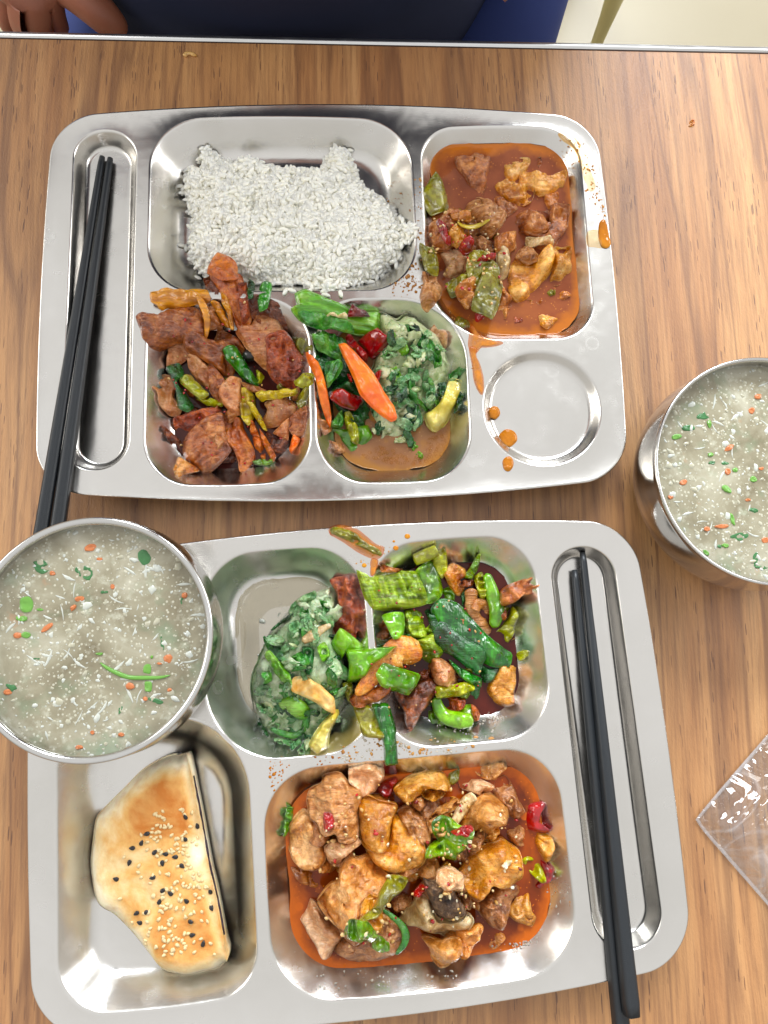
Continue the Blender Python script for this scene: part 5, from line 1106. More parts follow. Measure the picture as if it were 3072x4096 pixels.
# --- chicken in the near tray
filler('C1', '300,500 700,350 1200,400 1800,500 1950,750 1900,1150 1600,1450 1100,1550 700,1450 480,1100 350,800', 46, ['chicken_dark', 'chicken', 'chicken', 'chicken_fibre', 'chicken_gold'], 40, 76, 'meat_scrap', 'half buried under the big chicken', 'meat scrap', BUR, 44, (12, 18), 12)
dish('C1', 'pieces of the big chicken portion', 10.0, [
 (C, 'stew_meat', Ck, 'orange lump sunk in the oil near the lower wall', '780,1470 860,1400 960,1400 970,1460 840,1570 790,1560', 5, dict(v='C2', minz=10, sub=0.95)),
 (C, 'chicken_gold', Ck, 'golden cube standing in the oil at the outer lower corner', '940,1300 1000,1200 1100,1145 1120,1170 1125,1280 1160,1330 1130,1400 1020,1370', 9, dict(v='C2', minz=11)),
 (C, 'stew_meat', Ck, 'orange lump half sunk under the left round chunk', '170,930 260,940 350,960 410,960 400,1060 360,1110 250,1070 200,1000', 7, dict(minz=12, sub=0.95)),
 (C, 'chicken_dark', Ck, 'broad brown piece at the lower wall beneath green scraps', '520,1640 560,1540 620,1500 700,1540 760,1480 860,1400 900,1350 960,1340 1040,1420 1080,1500 1060,1600 960,1670 820,1730 700,1745 600,1690', 16),
 (C, 'chicken', Ck, 'jagged pointed piece at the lower wall', '270,1530 400,1510 540,1480 560,1550 520,1620 460,1720 400,1735 340,1670 320,1600', 15, dict(v='C2')),
 (C, 'stew_meat', Ck, 'smooth brown piece dipping in the oil right of the jagged one', '540,1450 640,1430 700,1390 740,1420 720,1520 650,1610 580,1655 530,1600', 12, dict(v='C2')),
 (S, 'pepper_bright', Ls, 'green stem piece at the left wall of the chicken cell', '135,460 190,470 165,600 130,685 105,670 115,560', 5, dict(lift=2)),
 (C, 'chicken_dark', Ck, 'shadowed small meat in the gap at the centre', '970,1210 1060,1150 1130,1180 1110,1240 1050,1290 980,1260', 12),
 (C, 'chili_red', Ch, 'red chilli tip in the gap at the centre of the chicken', '1140,1120 1210,1050 1240,1080 1230,1120 1150,1150', 9, dict(facets=0)),
 (C, 'chicken_pale', Ck, 'pale meat behind the dark bone', '350,880 420,850 530,890 520,960 460,1010 380,1000 340,950', 15, dict(v='C2')),
 (C, 'chicken_dark', Ck, 'brown meat in the hollow right of the green lettuce-like pepper', '620,760 700,660 760,660 760,740 700,800 640,850', 14, dict(v='C2')),
 (S, 'pepper_olive', Pp, 'green pepper slip at the far wall', '1430,190 1510,150 1510,230 1470,300 1400,340 1420,280', 6),
 (C, 'chili_red', Ch, 'plump red chilli near the far wall', '850,310 920,240 1000,210 1025,240 990,320 940,395 900,380', 11, dict(facets=0, rough=.4)),
 (C, 'chicken', Ck, 'knotted piece at the far right of the chicken', '680,170 740,120 850,85 920,90 935,140 880,190 850,250 780,240 720,220', 13, dict(v='C2', ridge=2)),
 (C, 'chicken_dark', Ck, 'skin-and-bone piece with a seed, facing the outer wall', '850,250 920,210 960,260 1000,330 1040,420 1070,490 1000,540 940,510 900,430 830,370', 13, dict(v='C2', ridge=2)),
 (C, 'chicken_dark', Ck, 'seedy brown scrap above the red chilli and green strip', '940,600 1020,590 1080,640 1050,700 1070,760 1000,760 940,690', 11, dict(v='C2', ridge=1)),
 (C, 'chicken_gold', Ck, 'golden piece at the outer wall between two chillies', '1180,680 1230,650 1280,690 1295,760 1270,860 1240,885 1200,820 1160,740', 12, dict(v='C2')),
 (C, 'chili_red', Ch, 'bent red chilli skin at the outer wall', '1100,450 1200,415 1230,440 1190,540 1180,600 1265,620 1250,645 1100,640 1080,560', 6, dict(v='C2', facets=0, rough=.5)),
 (C, 'chili_red', Ch, 'red chilli edge beneath the bright green strip', '1200,880 1280,940 1305,980 1280,1040 1230,1060 1190,1110 1160,1080 1210,1000', 5, dict(v='C2', facets=0, rough=.5)),
 (S, 'pepper_yellowgreen', Pp, 'bright yellow-green pepper strip on the red chilli', '1050,900 1110,855 1170,880 1220,960 1230,1040 1190,1040 1120,980', 6, dict(v='C2')),
 (C, 'chicken', Ck, 'round chunk at the left wall', '260,500 340,540 390,600 400,700 430,760 440,850 380,920 280,930 190,880 150,800 135,710 160,620 210,540', 19),
 (C, 'chicken_pale', Ck, 'tongue-shaped pale meat below the shredded chunk', '440,780 500,720 600,720 690,700 720,740 650,790 590,850 560,950 500,950 450,880', 15),
 (C, 'chicken_fibre', Ck, 'shredded chunk with a red fleck, upper left', '300,420 330,330 410,290 430,230 560,200 640,290 740,340 700,480 690,690 560,700 520,620 420,650 380,560 330,540', 23, dict(ridge=2, fibre=2)),
 (C, 'chicken_pale', Ck, 'smooth pale cube at the far wall', '640,150 720,115 850,112 900,150 905,200 870,280 830,340 740,370 690,300 640,240', 19),
 (C, 'chicken_dark', Ck, 'brown meat under the curled skin', '1110,380 1200,370 1260,400 1250,450 1170,470 1120,430', 14),
 (C, 'chicken_gold', Ck, 'curled golden skin with a dark hollow', '1000,290 1080,230 1160,190 1300,155 1380,180 1430,250 1420,320 1360,300 1260,290 1210,350 1150,400 1080,400 1020,350', 18, dict(ridge=2, facets=0)),
 (C, 'chicken_gold', Ck, 'lower lip of the curled golden skin', '1210,320 1290,330 1400,350 1360,385 1280,395 1220,365', 10, dict(ridge=1)),
 (C, 'chicken', Ck, 'thin meat sticks left of the pale garlic stick', '350,480 440,410 540,390 530,440 440,480 380,520 300,570 310,520', 12, dict(v='C2', fibre=2)),
 (C, 'chicken_gold', Ck, 'leaf-thin golden flap above the biggest right chunk', '750,720 800,650 870,630 880,680 840,710 770,730', 9, dict(v='C2')),
 (C, 'chicken', Ck, 'wrinkled chunk bearing the pale garlic stick', '540,540 620,500 700,380 800,360 880,390 930,420 930,520 900,590 800,640 700,640 600,600 560,600', 22, dict(v='C2', ridge=1.5)),
 (C, 'chicken_pale', Ck, 'flat pinkish slice near the far wall', '550,220 640,225 740,240 820,280 790,330 730,355 620,320 570,300', 13, dict(v='C2')),
 (B, 'cartilage', 'garlic_stick', 'pale garlic stick across the wrinkled chunk', '465,575 550,500 630,420 690,375', [4, 7, 8, 7], dict(v='C2', flat=.7)),
 (C, 'chicken_dark', Ck, 'shaggy brown piece in the lower right of the heap', '700,1190 790,1120 900,1080 1010,1100 1050,1160 980,1220 950,1290 900,1400 860,1415 780,1370 710,1280', 19, dict(v='C2', ridge=2)),
 (C, 'chicken_gold', Ck, 'biggest golden chunk of the right half', '640,870 720,790 820,740 890,720 960,770 1030,820 1040,920 1030,1000 980,1060 880,1080 800,1050 770,1110 700,1165 600,1110 560,1000 600,960', 23, dict(v='C2')),
 (C, 'chicken_fibre', Ck, 'fibrous meat right of the striped skin', '1020,500 1130,460 1200,520 1270,620 1260,720 1230,800 1150,760 1080,640', 19, dict(fibre=2)),
 (C, 'chicken_gold', Ck, 'rounded golden chunk right in the middle', '980,560 1060,560 1150,600 1200,700 1225,800 1200,900 1130,960 1010,1005 940,985 850,920 800,870 780,790 930,800 960,700', 22),
 (C, 'chicken_gold', Ck, 'striped golden skin piece, left of the middle', '710,420 790,370 880,400 1000,430 1005,490 980,560 960,700 930,790 840,790 750,750 715,650 700,540', 23, dict(facets=2, fibre=1)),
 (C, 'chicken_pale', Ck, 'big smooth pale wedge with its point at the bottom', '330,1200 400,1240 450,1320 560,1390 570,1460 510,1590 460,1640 380,1560 310,1470 280,1400 250,1350 290,1270', 20, dict(rough=.7)),
 (C, 'chicken', Ck, 'craggy garlic-crusted chunk left of the green pepper', '560,960 640,860 700,880 780,860 860,950 930,1000 900,1080 830,1180 740,1260 640,1350 560,1380 480,1320 420,1260 390,1200 460,1110 550,1060', 25, dict(ridge=2.5, facets=8)),
 (S, 'pepper_olive', Pp, 'long crumpled green pepper across the lower heap', '950,1010 1040,1000 1100,1060 980,1160 900,1240 850,1300 760,1300 700,1290 800,1240 850,1180 870,1110', 7, dict(ridge=2)),
 (S, 'pepper_green', Pp, 'frilly green pepper bunch at the lower left', '600,1400 640,1330 720,1300 800,1340 830,1380 860,1440 810,1480 740,1440 700,1470 620,1460', 8, dict(ridge=3, wave=2)),
 (B, 'leaf_mid', Ls, 'thin dark green strip curving round the brown piece', '900,1285 970,1330 1050,1400 1085,1480 1065,1560 1005,1635', [2, 3, 4, 5, 4, 2], dict(flat=.6)),
 (S, 'pepper_green', Pp, 'small flat green pepper square on the broad brown piece', '820,1510 860,1480 950,1540 950,1590 910,1630 820,1590', 4, dict(sharp=.6)),
 (S, 'pepper_green', Pp, 'large soft green pepper right of the middle', '1290,570 1360,525 1440,550 1500,600 1550,620 1620,640 1590,740 1540,810 1500,850 1490,900 1400,880 1340,850 1240,840 1260,760 1350,740 1300,650', 8, dict(ridge=3, wave=2, lift=2)),
 (C, 'chili_red', Ch, 'pinkish red chilli scrap on the soft green pepper', '1450,660 1500,630 1600,605 1620,640 1560,690', 5, dict(facets=0)),
 (C, 'cartilage', Ck, 'yellowish cartilage piece under the dark bone', '210,1160 280,1120 320,1200 370,1330 480,1370 600,1290 640,1330 590,1450 490,1530 400,1500 300,1500 210,1440 100,1420 130,1340 190,1240', 22, dict(v='C2', ridge=1)),
 (C, 'chicken_dark', Ck, 'brown meat fringe right of the dark bone', '480,990 520,965 570,1020 600,1100 645,1200 640,1270 580,1230 540,1150 500,1090', 18, dict(v='C2', fibre=1)),
 (C, 'bone', 'chicken_bone', 'dark porous cut bone on top of the chicken', '270,1015 350,1040 430,1010 490,1080 520,1160 580,1240 600,1300 520,1350 420,1345 380,1330 340,1240 300,1130', 9, dict(v='C2', facets=1, sharp=.6)),
 (C, 'chili_red', Ch, 'square orange-red chilli fleck on the shredded chunk', '430,510 500,520 515,600 450,655 430,620', 4, dict(facets=0)),
 (C, 'garlic', 'garlic_slice', 'white garlic sliver on the biggest right chunk', '890,920 940,880 975,880 950,920 920,950', 3, dict(v='C2', facets=0)),
])
# ------------------------------------------------------------------ rice
def rice():
    pts = '235,300 255,330 300,335 290,262 318,216 366,220 400,252 440,275 500,292 570,265 640,290 690,320 780,318 860,330 960,345 1040,355 1055,300 1056,258 1108,216 1196,226 1236,330 1250,400 1320,470 1400,510 1460,580 1530,700 1600,740 1590,800 1510,850 1500,910 1420,950 1370,1000 1240,1050 1160,1110 1080,1135 960,1100 900,1050 760,1050 640,1040 540,990 380,985 300,975 250,900 240,800 230,700 262,600 200,530 185,440'
    P = px('RC', pts); X, Y = unproj(P[:, 0], P[:, 1], 0.013); O = np.c_[X, Y]; rg = np.random.RandomState(5)
    g = 0.0015; gx, gy = np.meshgrid(np.arange(X.min(), X.max(), g), np.arange(Y.min(), Y.max(), g), indexing='ij')
    ins = in_poly(gx, gy, O)
    d = np.full(gx.shape, 9.0)
    for i in range(len(O)):
        a, b = O[i], O[(i+1) % len(O)]; ab = b-a; t = np.clip(((gx-a[0])*ab[0]+(gy-a[1])*ab[1])/(ab@ab), 0, 1)
        d = np.minimum(d, np.hypot(gx-a[0]-t*ab[0], gy-a[1]-t*ab[1]))
    base = hsample(gx, gy, HEI0)
    dome = 0.006+0.020*(1-np.exp(-d/0.010))+0.0052*fbm(gx*48, gy*48, seed=11, oct=3)*(1-np.exp(-d/0.006))
    Z = np.maximum(base+0.0022+0.004*(1-np.exp(-d/0.004)), dome)
    idx = -np.ones(gx.shape, int); idx[ins] = np.arange(ins.sum())
    V = np.c_[gx[ins], gy[ins], Z[ins]-0.0009]; F = []
    A = idx[:-1, :-1]; B_ = idx[1:, :-1]; C_ = idx[1:, 1:]; D_ = idx[:-1, 1:]; ok = (A >= 0) & (B_ >= 0) & (C_ >= 0) & (D_ >= 0)
    F = np.c_[A[ok], B_[ok], C_[ok], D_[ok]].tolist()
    root = empty('rice_serving', (float(X.mean()), float(Y.mean()), 0.022)); tag(root, 'heap of white steamed rice in the largest cell of the far tray', 'rice')
    o = mesh_obj('rice_bed', V, F, MATS['rice_white'], root); o.location = -root.location
    v0, f0 = ico(2); L = 0.0036; W = 0.00152
    v0 = v0.copy(); v0[:, 0] = np.sign(v0[:, 0])*np.abs(v0[:, 0])**0.9; v0 = v0*np.array([L, W, W*0.85]); v0[:, 2] -= (v0[:, 0]**2)*45
    gm = [bpy.data.meshes.new('rice_grain') for _ in range(3)]
    for q, m_ in enumerate(gm):
        vv = v0*np.array([1+0.08*q, 1-0.05*q, 1]); m_.from_pydata(vv.tolist(), [], f0); m_.polygons.foreach_set('use_smooth', [True]*len(m_.polygons)); m_.materials.append(MATS['rice_white'])
    cand = np.argwhere(ins); N = 3600; ch = cand[rg.randint(0, len(cand), N)]
    it = []; singles = 0
    v1, f1 = ico(1); v1 = v1*np.array([L, W, W*0.85]); v1[:, 2] -= (v1[:, 0]**2)*45
    order = rg.permutation(N)
    for k in range(N):
        i, j = ch[k]; jt = 0.0016 if d[i, j] < 0.003 else g/2; x_, y_ = gx[i, j]+rg.uniform(-jt, jt), gy[i, j]+rg.uniform(-jt, jt); z_ = Z[i, j]; edge = d[i, j] < 0.004
        lay = rg.uniform(-0.0012, 0.0009) if k >= 300 else rg.uniform(0.0002, 0.0015)
        z_ += lay; rz_ = rg.uniform(0, 6.283); ry_ = rg.normal(0, 0.24); rx_ = rg.uniform(0, 6.283) if rg.uniform() < .3 else 0
        if k < 300:
            gr = bpy.data.objects.new('rice_grain', gm[k % 3]); COL.objects.link(gr); gr.parent = root
            gr.location = (x_-root.location.x, y_-root.location.y, z_-root.location.z); gr.rotation_euler = (0, ry_, rz_)
        else:
            s = rg.uniform(0.88, 1.1); src = (v0, f0) if lay > -0.0004 else (v1, f1)
            it.append((rot_np(src[0]*s, rx_*0.2, ry_, rz_)+np.array([x_, y_, z_]), src[1]))
    # stray grains round the edge
    for u, w in ((150, 385), (175, 400), (160, 745), (185, 752), (215, 770), (240, 300), (335, 215), (1120, 222), (1150, 228), (820, 1105), (860, 1102), (1330, 1000), (1490, 900), (1545, 770), (255, 940), (1060, 1130), (1150, 1120), (960, 1110)):
        p = px('RC', f'{u},{w}'); x_, y_ = unproj(p[0, 0], p[0, 1], 0.02); z_ = float(hsample(x_, y_, HEI0))+0.0016
        it.append((rot_np(v0, 0, rg.normal(0, .2), rg.uniform(0, 6.3))+np.array([float(x_), float(y_), z_]), f0))
    V, F = join_np(it); o = mesh_obj('rice_grains', V, F, MATS['rice_white'], root); o.location = -root.location; tag(o, kind='stuff')
    hsplat(gx[ins], gy[ins], Z[ins])
rice()

# ------------------------------------------------------------------ the half flatbread
def flatbread():
    t = NT('toasted_crust'); v = t.mapping()
    at_ = t.node('ShaderNodeAttribute', attribute_name='edge')
    n1 = t.noise(v, 34, 5, 0.6, 0.4); n2 = t.noise(v, 110, 4, 0.6)
    f = t.math('ADD', t.math('MULTIPLY', at_.outputs['Fac'], 0.62), t.math('ADD', 0.08, t.math('MULTIPLY', t.math('SUBTRACT', n1, 0.5), 1.8)))
    col = t.ramp(f, [(0.15, lin((250, 236, 202))), (1.0, lin((204, 124, 50))), (0.40, lin((242, 214, 160))), (0.68, lin((230, 178, 104)))])
    col = t.mix(t.ramp(n2, [(0.5, 0.0), (0.75, 0.35)]), col, lin((190, 110, 46)))
    b = t.bump(t.noise(v, 75, 3, 0.55), 0.6, 0.002); b = t.bump(t.noise(v, 500, 3, 0.6), 0.4, 0.0005, b)
    t.set(Base_Color=col, Roughness=0.62, Normal=b, Specular_IOR_Level=0.3, Subsurface_Weight=0.1, Subsurface_Scale=0.003)
    MATS['crust'] = t.m
    tf_ = NT('purple_filling'); tf_.set(Base_Color=lin((50, 26, 44)), Roughness=0.6)
    root = empty('flatbread_half'); tag(root, 'half round of toasted flatbread dotted with sesame, its cut edge facing inward', 'flatbread')
    pts = '1105,98 1125,104 1150,200 1180,350 1205,480 1235,650 1265,810 1300,960 1330,1120 1352,1240 1372,1340 1330,1385 1240,1412 1160,1430 1060,1425 970,1392 900,1305 800,1180 690,1070 620,1030 580,980 555,860 545,740 560,600 580,480 640,410 760,290 860,190 960,130 1040,100'
    P = px('BN', pts); zt = 0.021; zz_ = np.where((P[:, 0] > (1150+np.clip((P[:, 1]-2950)*1.508-200, 0, 1040)*0.19)/1.508-26/1.508) & ((P[:, 1]-2950)*1.508 < 1345), 0.0205, 0.0100); X, Y = unproj(P[:, 0], P[:, 1], zz_); O = smooth_closed(np.c_[X, Y], 150, 0.0)
    if np.sum(O[:, 0]*np.roll(O[:, 1], -1)-np.roll(O[:, 0], -1)*O[:, 1]) < 0: O = O[::-1].copy()
    cc = O.mean(0); cu = unproj(*px('BN', '1150,200')[0], zt); cl = unproj(*px('BN', '1352,1240')[0], zt)
    cu, cl = np.array(cu), np.array(cl); dv = (cl-cu)/np.linalg.norm(cl-cu)
    dcut = np.abs((O[:, 0]-cu[0])*dv[1]-(O[:, 1]-cu[1])*dv[0]); cut = np.clip(1-dcut/0.004, 0, 1)      # 1 on the cut side
    root.location = (cc[0], cc[1], 0.006)
    U = O-cc; V = []; E = []; n = len(U); tgt = U*0.0
    K = 26
    for k in range(K+1):
        rho = 1-(1-k/K)**1.6; p = U*rho; ed = np.linalg.norm(U-p, axis=1)
        h_soft = 0.017*(1-np.exp(-ed/0.0055))**0.8; h_cut = np.full(n, 0.0158)
        ck = cut*np.clip(1-ed/0.013, 0, 1)**1.5; h = h_soft*(1-ck)+np.maximum(h_soft, h_cut)*ck*(0.96 if k == K else 1)
        h = h+0.0012*fbm(p[:, 0]*55+3, p[:, 1]*55, seed=8, oct=3)*np.clip(ed/0.004, 0, 1)
        if k == K: h = 0.0035+(0.0125)*cut
        V.append(np.c_[p, h]); E += list(np.clip((ed-0.002)/0.012, 0, 1)*(1-ck)+ck*0.6)
    for r_, z_ in ((1.0, 0.0), (0.94, -0.001), (0.5, -0.001), (0.0, -0.001)):
        V.append(np.c_[U*r_, np.full(n, z_)]); E += [0.2]*n
    F = [(k*n+i, (k+1)*n+i, (k+1)*n+(i+1) % n, k*n+(i+1) % n) for k in range(len(V)-1) for i in range(n)]
    VV = np.vstack(V); o = mesh_obj('crust', VV, F, MATS['crust'], root)
    a_ = o.data.attributes.new('edge', 'FLOAT', 'POINT'); a_.data.foreach_set('value', np.array(E, float))
    H = []
    def top(u, w):
        x_, y_ = unproj(*px('BN', f'{u},{w}')[0], 0.022); q = np.array([float(x_), float(y_)])-cc
        dd = np.linalg.norm(VV[:(K+1)*n, :2]-q, axis=1); i = int(dd.argmin()); return Vector((q[0], q[1], VV[i, 2]))
    # filling line at the cut
    fil = []
    outw = np.array([-dv[1], dv[0]]);
    if outw[0] < 0: outw = -outw
    m_ = 60; Vf = []; Ff = []
    for q in range(m_):
        u = 0.03+0.94*q/(m_-1); c0 = cu+(cl-cu)*u-cc; 
        wob = 0.0005*vnoise(np.array([q*0.5]), np.array([1.0]), seed=2)[0]; th = 0.0011+0.0007*vnoise(np.array([q*0.35]), np.array([5.0]), seed=3)[0]
        oi = np.argmin(np.linalg.norm(U-c0, axis=1)); c0 = U[oi]*0.995
        for dz, do in ((-th, 0.0002), (-th, 0.0009), (th, 0.0009), (th, 0.0002)): Vf.append((c0[0]+outw[0]*do, c0[1]+outw[1]*do, 0.0115+wob+dz))
    for q in range(m_-1):
        for e_ in range(4): Ff.append((q*4+e_, q*4+(e_+1) % 4, q*4+4+(e_+1) % 4, q*4+4+e_))
    mesh_obj('filling', Vf, Ff, tf_.m, root)
    # seeds: drop-shaped
    v0, f0 = ico(2); sv = v0.copy(); sv[:, 1] *= (1-0.45*np.clip(sv[:, 0], -0.4, 1)); sv = sv*np.array([0.0019, 0.00125, 0.0006])
    me = bpy.data.meshes.new('black_sesame_seed'); me.from_pydata(sv.tolist(), [], f0); me.materials.append(MATS['sesame_black']); me.polygons.foreach_set('use_smooth', [True]*len(me.polygons))
    rg = np.random.RandomState(2)
    for u, w in ((1047, 122), (1120, 478), (1185, 541), (887, 579), (857, 632), (801, 663), (1113, 614), (935, 690), (1000, 700), (1058, 718), (983, 755), (782, 754), (1099, 774), (700, 853), (925, 839), (988, 916), (1032, 934), (965, 986), (1128, 980), (1265, 938), (1272, 1036), (890, 1050), (822, 1061), (842, 1118), (1153, 1108), (1161, 1191), (1227, 1240)):
        s = bpy.data.objects.new('black_sesame_seed', me); COL.objects.link(s); s.parent = root; s.location = top(u, w)+Vector((0, 0, 0.0005)); s.rotation_euler = (rg.normal(0, .15), rg.normal(0, .15), rg.uniform(0, 6.3))
    it = []; k = 0; v1, f1 = ico(1); s1 = v1.copy(); s1[:, 1] *= (1-0.45*np.clip(s1[:, 0], -0.4, 1)); s1 = s1*np.array([0.0017, 0.0011, 0.00055])
    while k < 190:
        w = rg.uniform(430, 1310); u = rg.normal(1060, 150)
        lim0 = 700+(abs(w-880)/450)**2*250; lim1 = 1150+(w-430)*0.205
        if u < lim0 or u > lim1: continue
        if vnoise(np.array([u/90]), np.array([w/90]), seed=6)[0] < rg.uniform(-0.9, 0.4): continue
        k += 1; p = top(u, w); it.append((rot_np(s1*rg.uniform(.85, 1.1), rg.normal(0, .2), rg.normal(0, .2), rg.uniform(0, 6.3))+np.array([p.x, p.y, p.z+0.0003]), f1))
    V, F = join_np(it); o = mesh_obj('white_sesame', V, F, MATS['sesame_white'], root); tag(o, kind='stuff')
flatbread()

# ------------------------------------------------------------------ spills, drops and crumbs
def film_mat(key, c, alpha):
    t = NT(key); v = t.mapping(); n = t.noise(v, 160, 5, 0.65)
    tr = t.node('ShaderNodeBsdfTransparent'); mx = t.node('ShaderNodeMixShader'); out = t.n['Material Output']
    tr.inputs[0].default_value = (*[min(1, x*0.5+0.62) for x in lin(c)], 1)
    at_ = t.node('ShaderNodeAttribute', attribute_name='rho'); fe = t.ramp(t.math('ADD', at_.outputs['Fac'], t.math('MULTIPLY', t.math('SUBTRACT', n, 0.5), 0.9)), [(0.55, 1.0), (1.0, 0.0)])
    t.link(t.math('MULTIPLY', fe, t.ramp(n, [(0.3, alpha*0.35), (0.7, min(1, alpha*1.6))])), mx.inputs[0]); t.link(tr.outputs[0], mx.inputs[1]); t.link(t.b.outputs[0], mx.inputs[2]); t.link(mx.outputs[0], out.inputs[0])
    t.set(Base_Color=lin(c), Roughness=0.15, Coat_Weight=0.5, Normal=t.bump(n, 0.4, 0.0003)); MATS[key] = t.m
film_mat('film_orange', (222, 136, 26), 0.7); film_mat('film_yellow', (222, 190, 120), 0.10); film_mat('film_brown', (150, 96, 50), 0.6)
G_SP = 'sauce spills on the tray rims'
def spill(view, mat, label, pts, T=0.5, **kw):
    o = put(view, S, mat, 'sauce_spill', 'spill', G_SP, label, pts, T, flat=True, wave=0.1, rough=0.15, sharp=kw.pop('sharp', 0.1), z=22.5 if 'z' not in kw else kw.pop('z'), n=90, **kw); return o
spill('GX', 'film_orange', 'orange spill under the stew cell rim', '905,640 960,720 1040,770 1120,800 1220,835 1150,868 1060,880 1000,885 960,930 900,930 870,860 880,760', 0.6)
spill('GX', 'film_orange', 'long orange run trickling from the stew rim to the round cell', '880,900 960,900 950,980 985,1050 1020,1180 1028,1290 1010,1365 970,1330 925,1220 908,1080', 0.7)
for (u, w, r1, r2, a, z, lab) in ((1137, 1560, 58, 62, 0, 17.4, 'round amber drop at the upper side of the round cell'), (1283, 1822, 88, 84, 30, 16.9, 'largest amber drop with a highlight in the round cell'),
                       (1282, 2092, 55, 72, 0, 22.5, 'speckled amber drop below the round cell'), (1040, 1500, 16, 22, -20, 19.5, 'smallest brown drop on the wall of the round cell')):
    o = put('GX', C, 'drop_orange', 'sauce_drop', 'drop', 'amber drops round the round cell', lab, quad(u, w, r1, r2, a, 12, .06).replace(',', ' '), 1.6 if r1 > 20 else .8, z=z, flat=True, facets=0, wave=0, rough=.3, sharp=0)
spill('ST', 'drop_orange', 'thick orange drip running over the outer rim of the far tray', '1515,830 1550,800 1575,850 1590,930 1602,990 1570,1020 1530,1000 1510,920', 1.4)
spill('ST', 'film_yellow', 'yellow greasy film on the rim outside the stew cell', '1420,900 1500,880 1560,900 1600,960 1560,1020 1480,1015 1420,1000', 0.5)
spill('ST', 'film_yellow', 'yellow greasy film at the outer corner of the stew cell', '1190,120 1260,110 1350,180 1400,270 1440,400 1480,520 1440,560 1400,500 1360,360 1300,230 1220,170', 0.4)
spill('SP', 'film_orange', 'orange oil ring round the leek on the near tray rim', '560,200 600,160 690,135 800,148 920,190 1030,275 1160,380 1260,420 1250,520 1180,575 1080,560 920,480 760,370 640,300 585,270', 0.6)
spill('SP', 'film_orange', 'orange streak joining the leek spill and the pepper cell', '1110,590 1200,600 1190,700 1160,790 1100,790', 0.4)
put('SP', S, 'pepper_olive', 'leek_piece', 'leek piece', G_SP, 'long olive leek blade lying alone on the near tray rim', '578,205 620,170 680,160 760,190 850,225 930,270 1010,340 1110,400 1200,455 1240,520 1180,535 1060,470 920,400 780,330 660,280 590,245', 3, z=22.6, flat=True, fibre=1.5, curl=1)
film_mat('film_clear', (214, 206, 190), 0.5)
DR = {k: [] for k in ('drop_brown', 'drop_orange', 'film_clear')}
def splat(view, region, n, smin, smax, mat, seed, key=None, cl=1.4):
    P = px(view, region); X, Y = unproj(P[:, 0], P[:, 1], 0.022); O = np.c_[X, Y]; rg = np.random.RandomState(seed); v, f = ico(1); k = 0; tries = 0
    while k < n and tries < 20000:
        tries += 1
        x_ = rg.uniform(X.min(), X.max()); y_ = rg.uniform(Y.min(), Y.max())
        if not in_poly(np.array([x_]), np.array([y_]), O)[0]: continue
        if vnoise(np.array([x_*110]), np.array([y_*110]), seed=seed)[0]*cl < rg.uniform(-1, 0.6): continue
        k += 1; s = math.exp(rg.uniform(math.log(smin), math.log(smax)))*mm
        vv = v*np.array([s*rg.uniform(.7, 1.4), s*rg.uniform(.7, 1.2), min(s*0.35, 0.0006)])*(1+0.3*fbm(v[:, 0]*2+k, v[:, 1]*2, v[:, 2]*2, seed=seed, oct=2))[:, None]
        DR[mat].append((rot_np(vv, 0, 0, rg.uniform(0, 6.3))+np.array([x_, y_, float(hsample(x_, y_, HEI0))+0.0007]), f))
splat('GX', '0,260 180,130 300,0 420,60 420,340 360,480 0,380', 90, 0.25, 1.3, 'drop_brown', 1)
splat('GX', '540,370 700,380 800,540 880,700 780,800 640,700 560,480', 36, 0.25, 1.3, 'drop_brown', 2)
splat('GX', '900,900 1000,1000 1030,1360 960,1330 900,1100', 26, 0.2, 0.6, 'drop_brown', 3)
splat('GX', '740,800 840,820 840,930 780,960', 14, 0.3, 1.0, 'drop_brown', 4)
splat('ST', '1190,120 1400,200 1500,480 1560,760 1500,800 1400,600 1340,420 1240,260', 70, 0.2, 0.9, 'drop_brown', 5)
splat('ST', '1190,120 1400,200 1500,480 1560,760 1500,1000 1400,1000 1380,600 1340,400 1240,260', 60, 0.3, 1.0, 'drop_orange', 6)
splat('ST', '20,480 100,430 90,800 110,1100 40,1200 0,900', 40, 0.25, 1.4, 'drop_brown', 7)
splat('RC', '1440,330 1600,260 1600,640 1480,560 1430,480', 50, 0.2, 0.8, 'drop_brown', 8)
splat('PP', '0,1640 560,1640 940,1700 1100,1720 900,1780 540,1820 0,1900', 130, 0.3, 1.4, 'drop_brown', 9)
splat('PP', '0,1640 560,1640 940,1700 900,1780 540,1820 0,1900', 130, 0.3, 1.3, 'film_clear', 10)
splat('PP', '720,1600 1400,1400 1500,1300 1550,1350 1300,1640 900,1700', 90, 0.3, 1.0, 'film_clear', 11)
splat('C1', '0,60 280,40 560,60 400,140 200,200 60,330 0,330', 60, 0.25, 1.1, 'drop_orange', 12)
splat('C2', '1300,1000 1460,1000 1480,1400 1300,1560', 60, 0.3, 1.1, 'film_clear', 13)
splat('C2', '1330,1000 1460,1100 1470,1400 1330,1460', 36, 0.3, 0.9, 'drop_orange', 14)
splat('C2', '820,1640 1000,1600 1240,1500 1260,1580 1000,1680', 70, 0.3, 0.9, 'film_clear', 15)
splat('C1', '240,1850 900,1800 1500,1790 1500,1880 800,1920 300,1940', 50, 0.3, 1.0, 'film_clear', 16)
splat('SP', '900,560 1360,380 1350,600 1000,700', 16, 0.25, 0.9, 'drop_brown', 17)
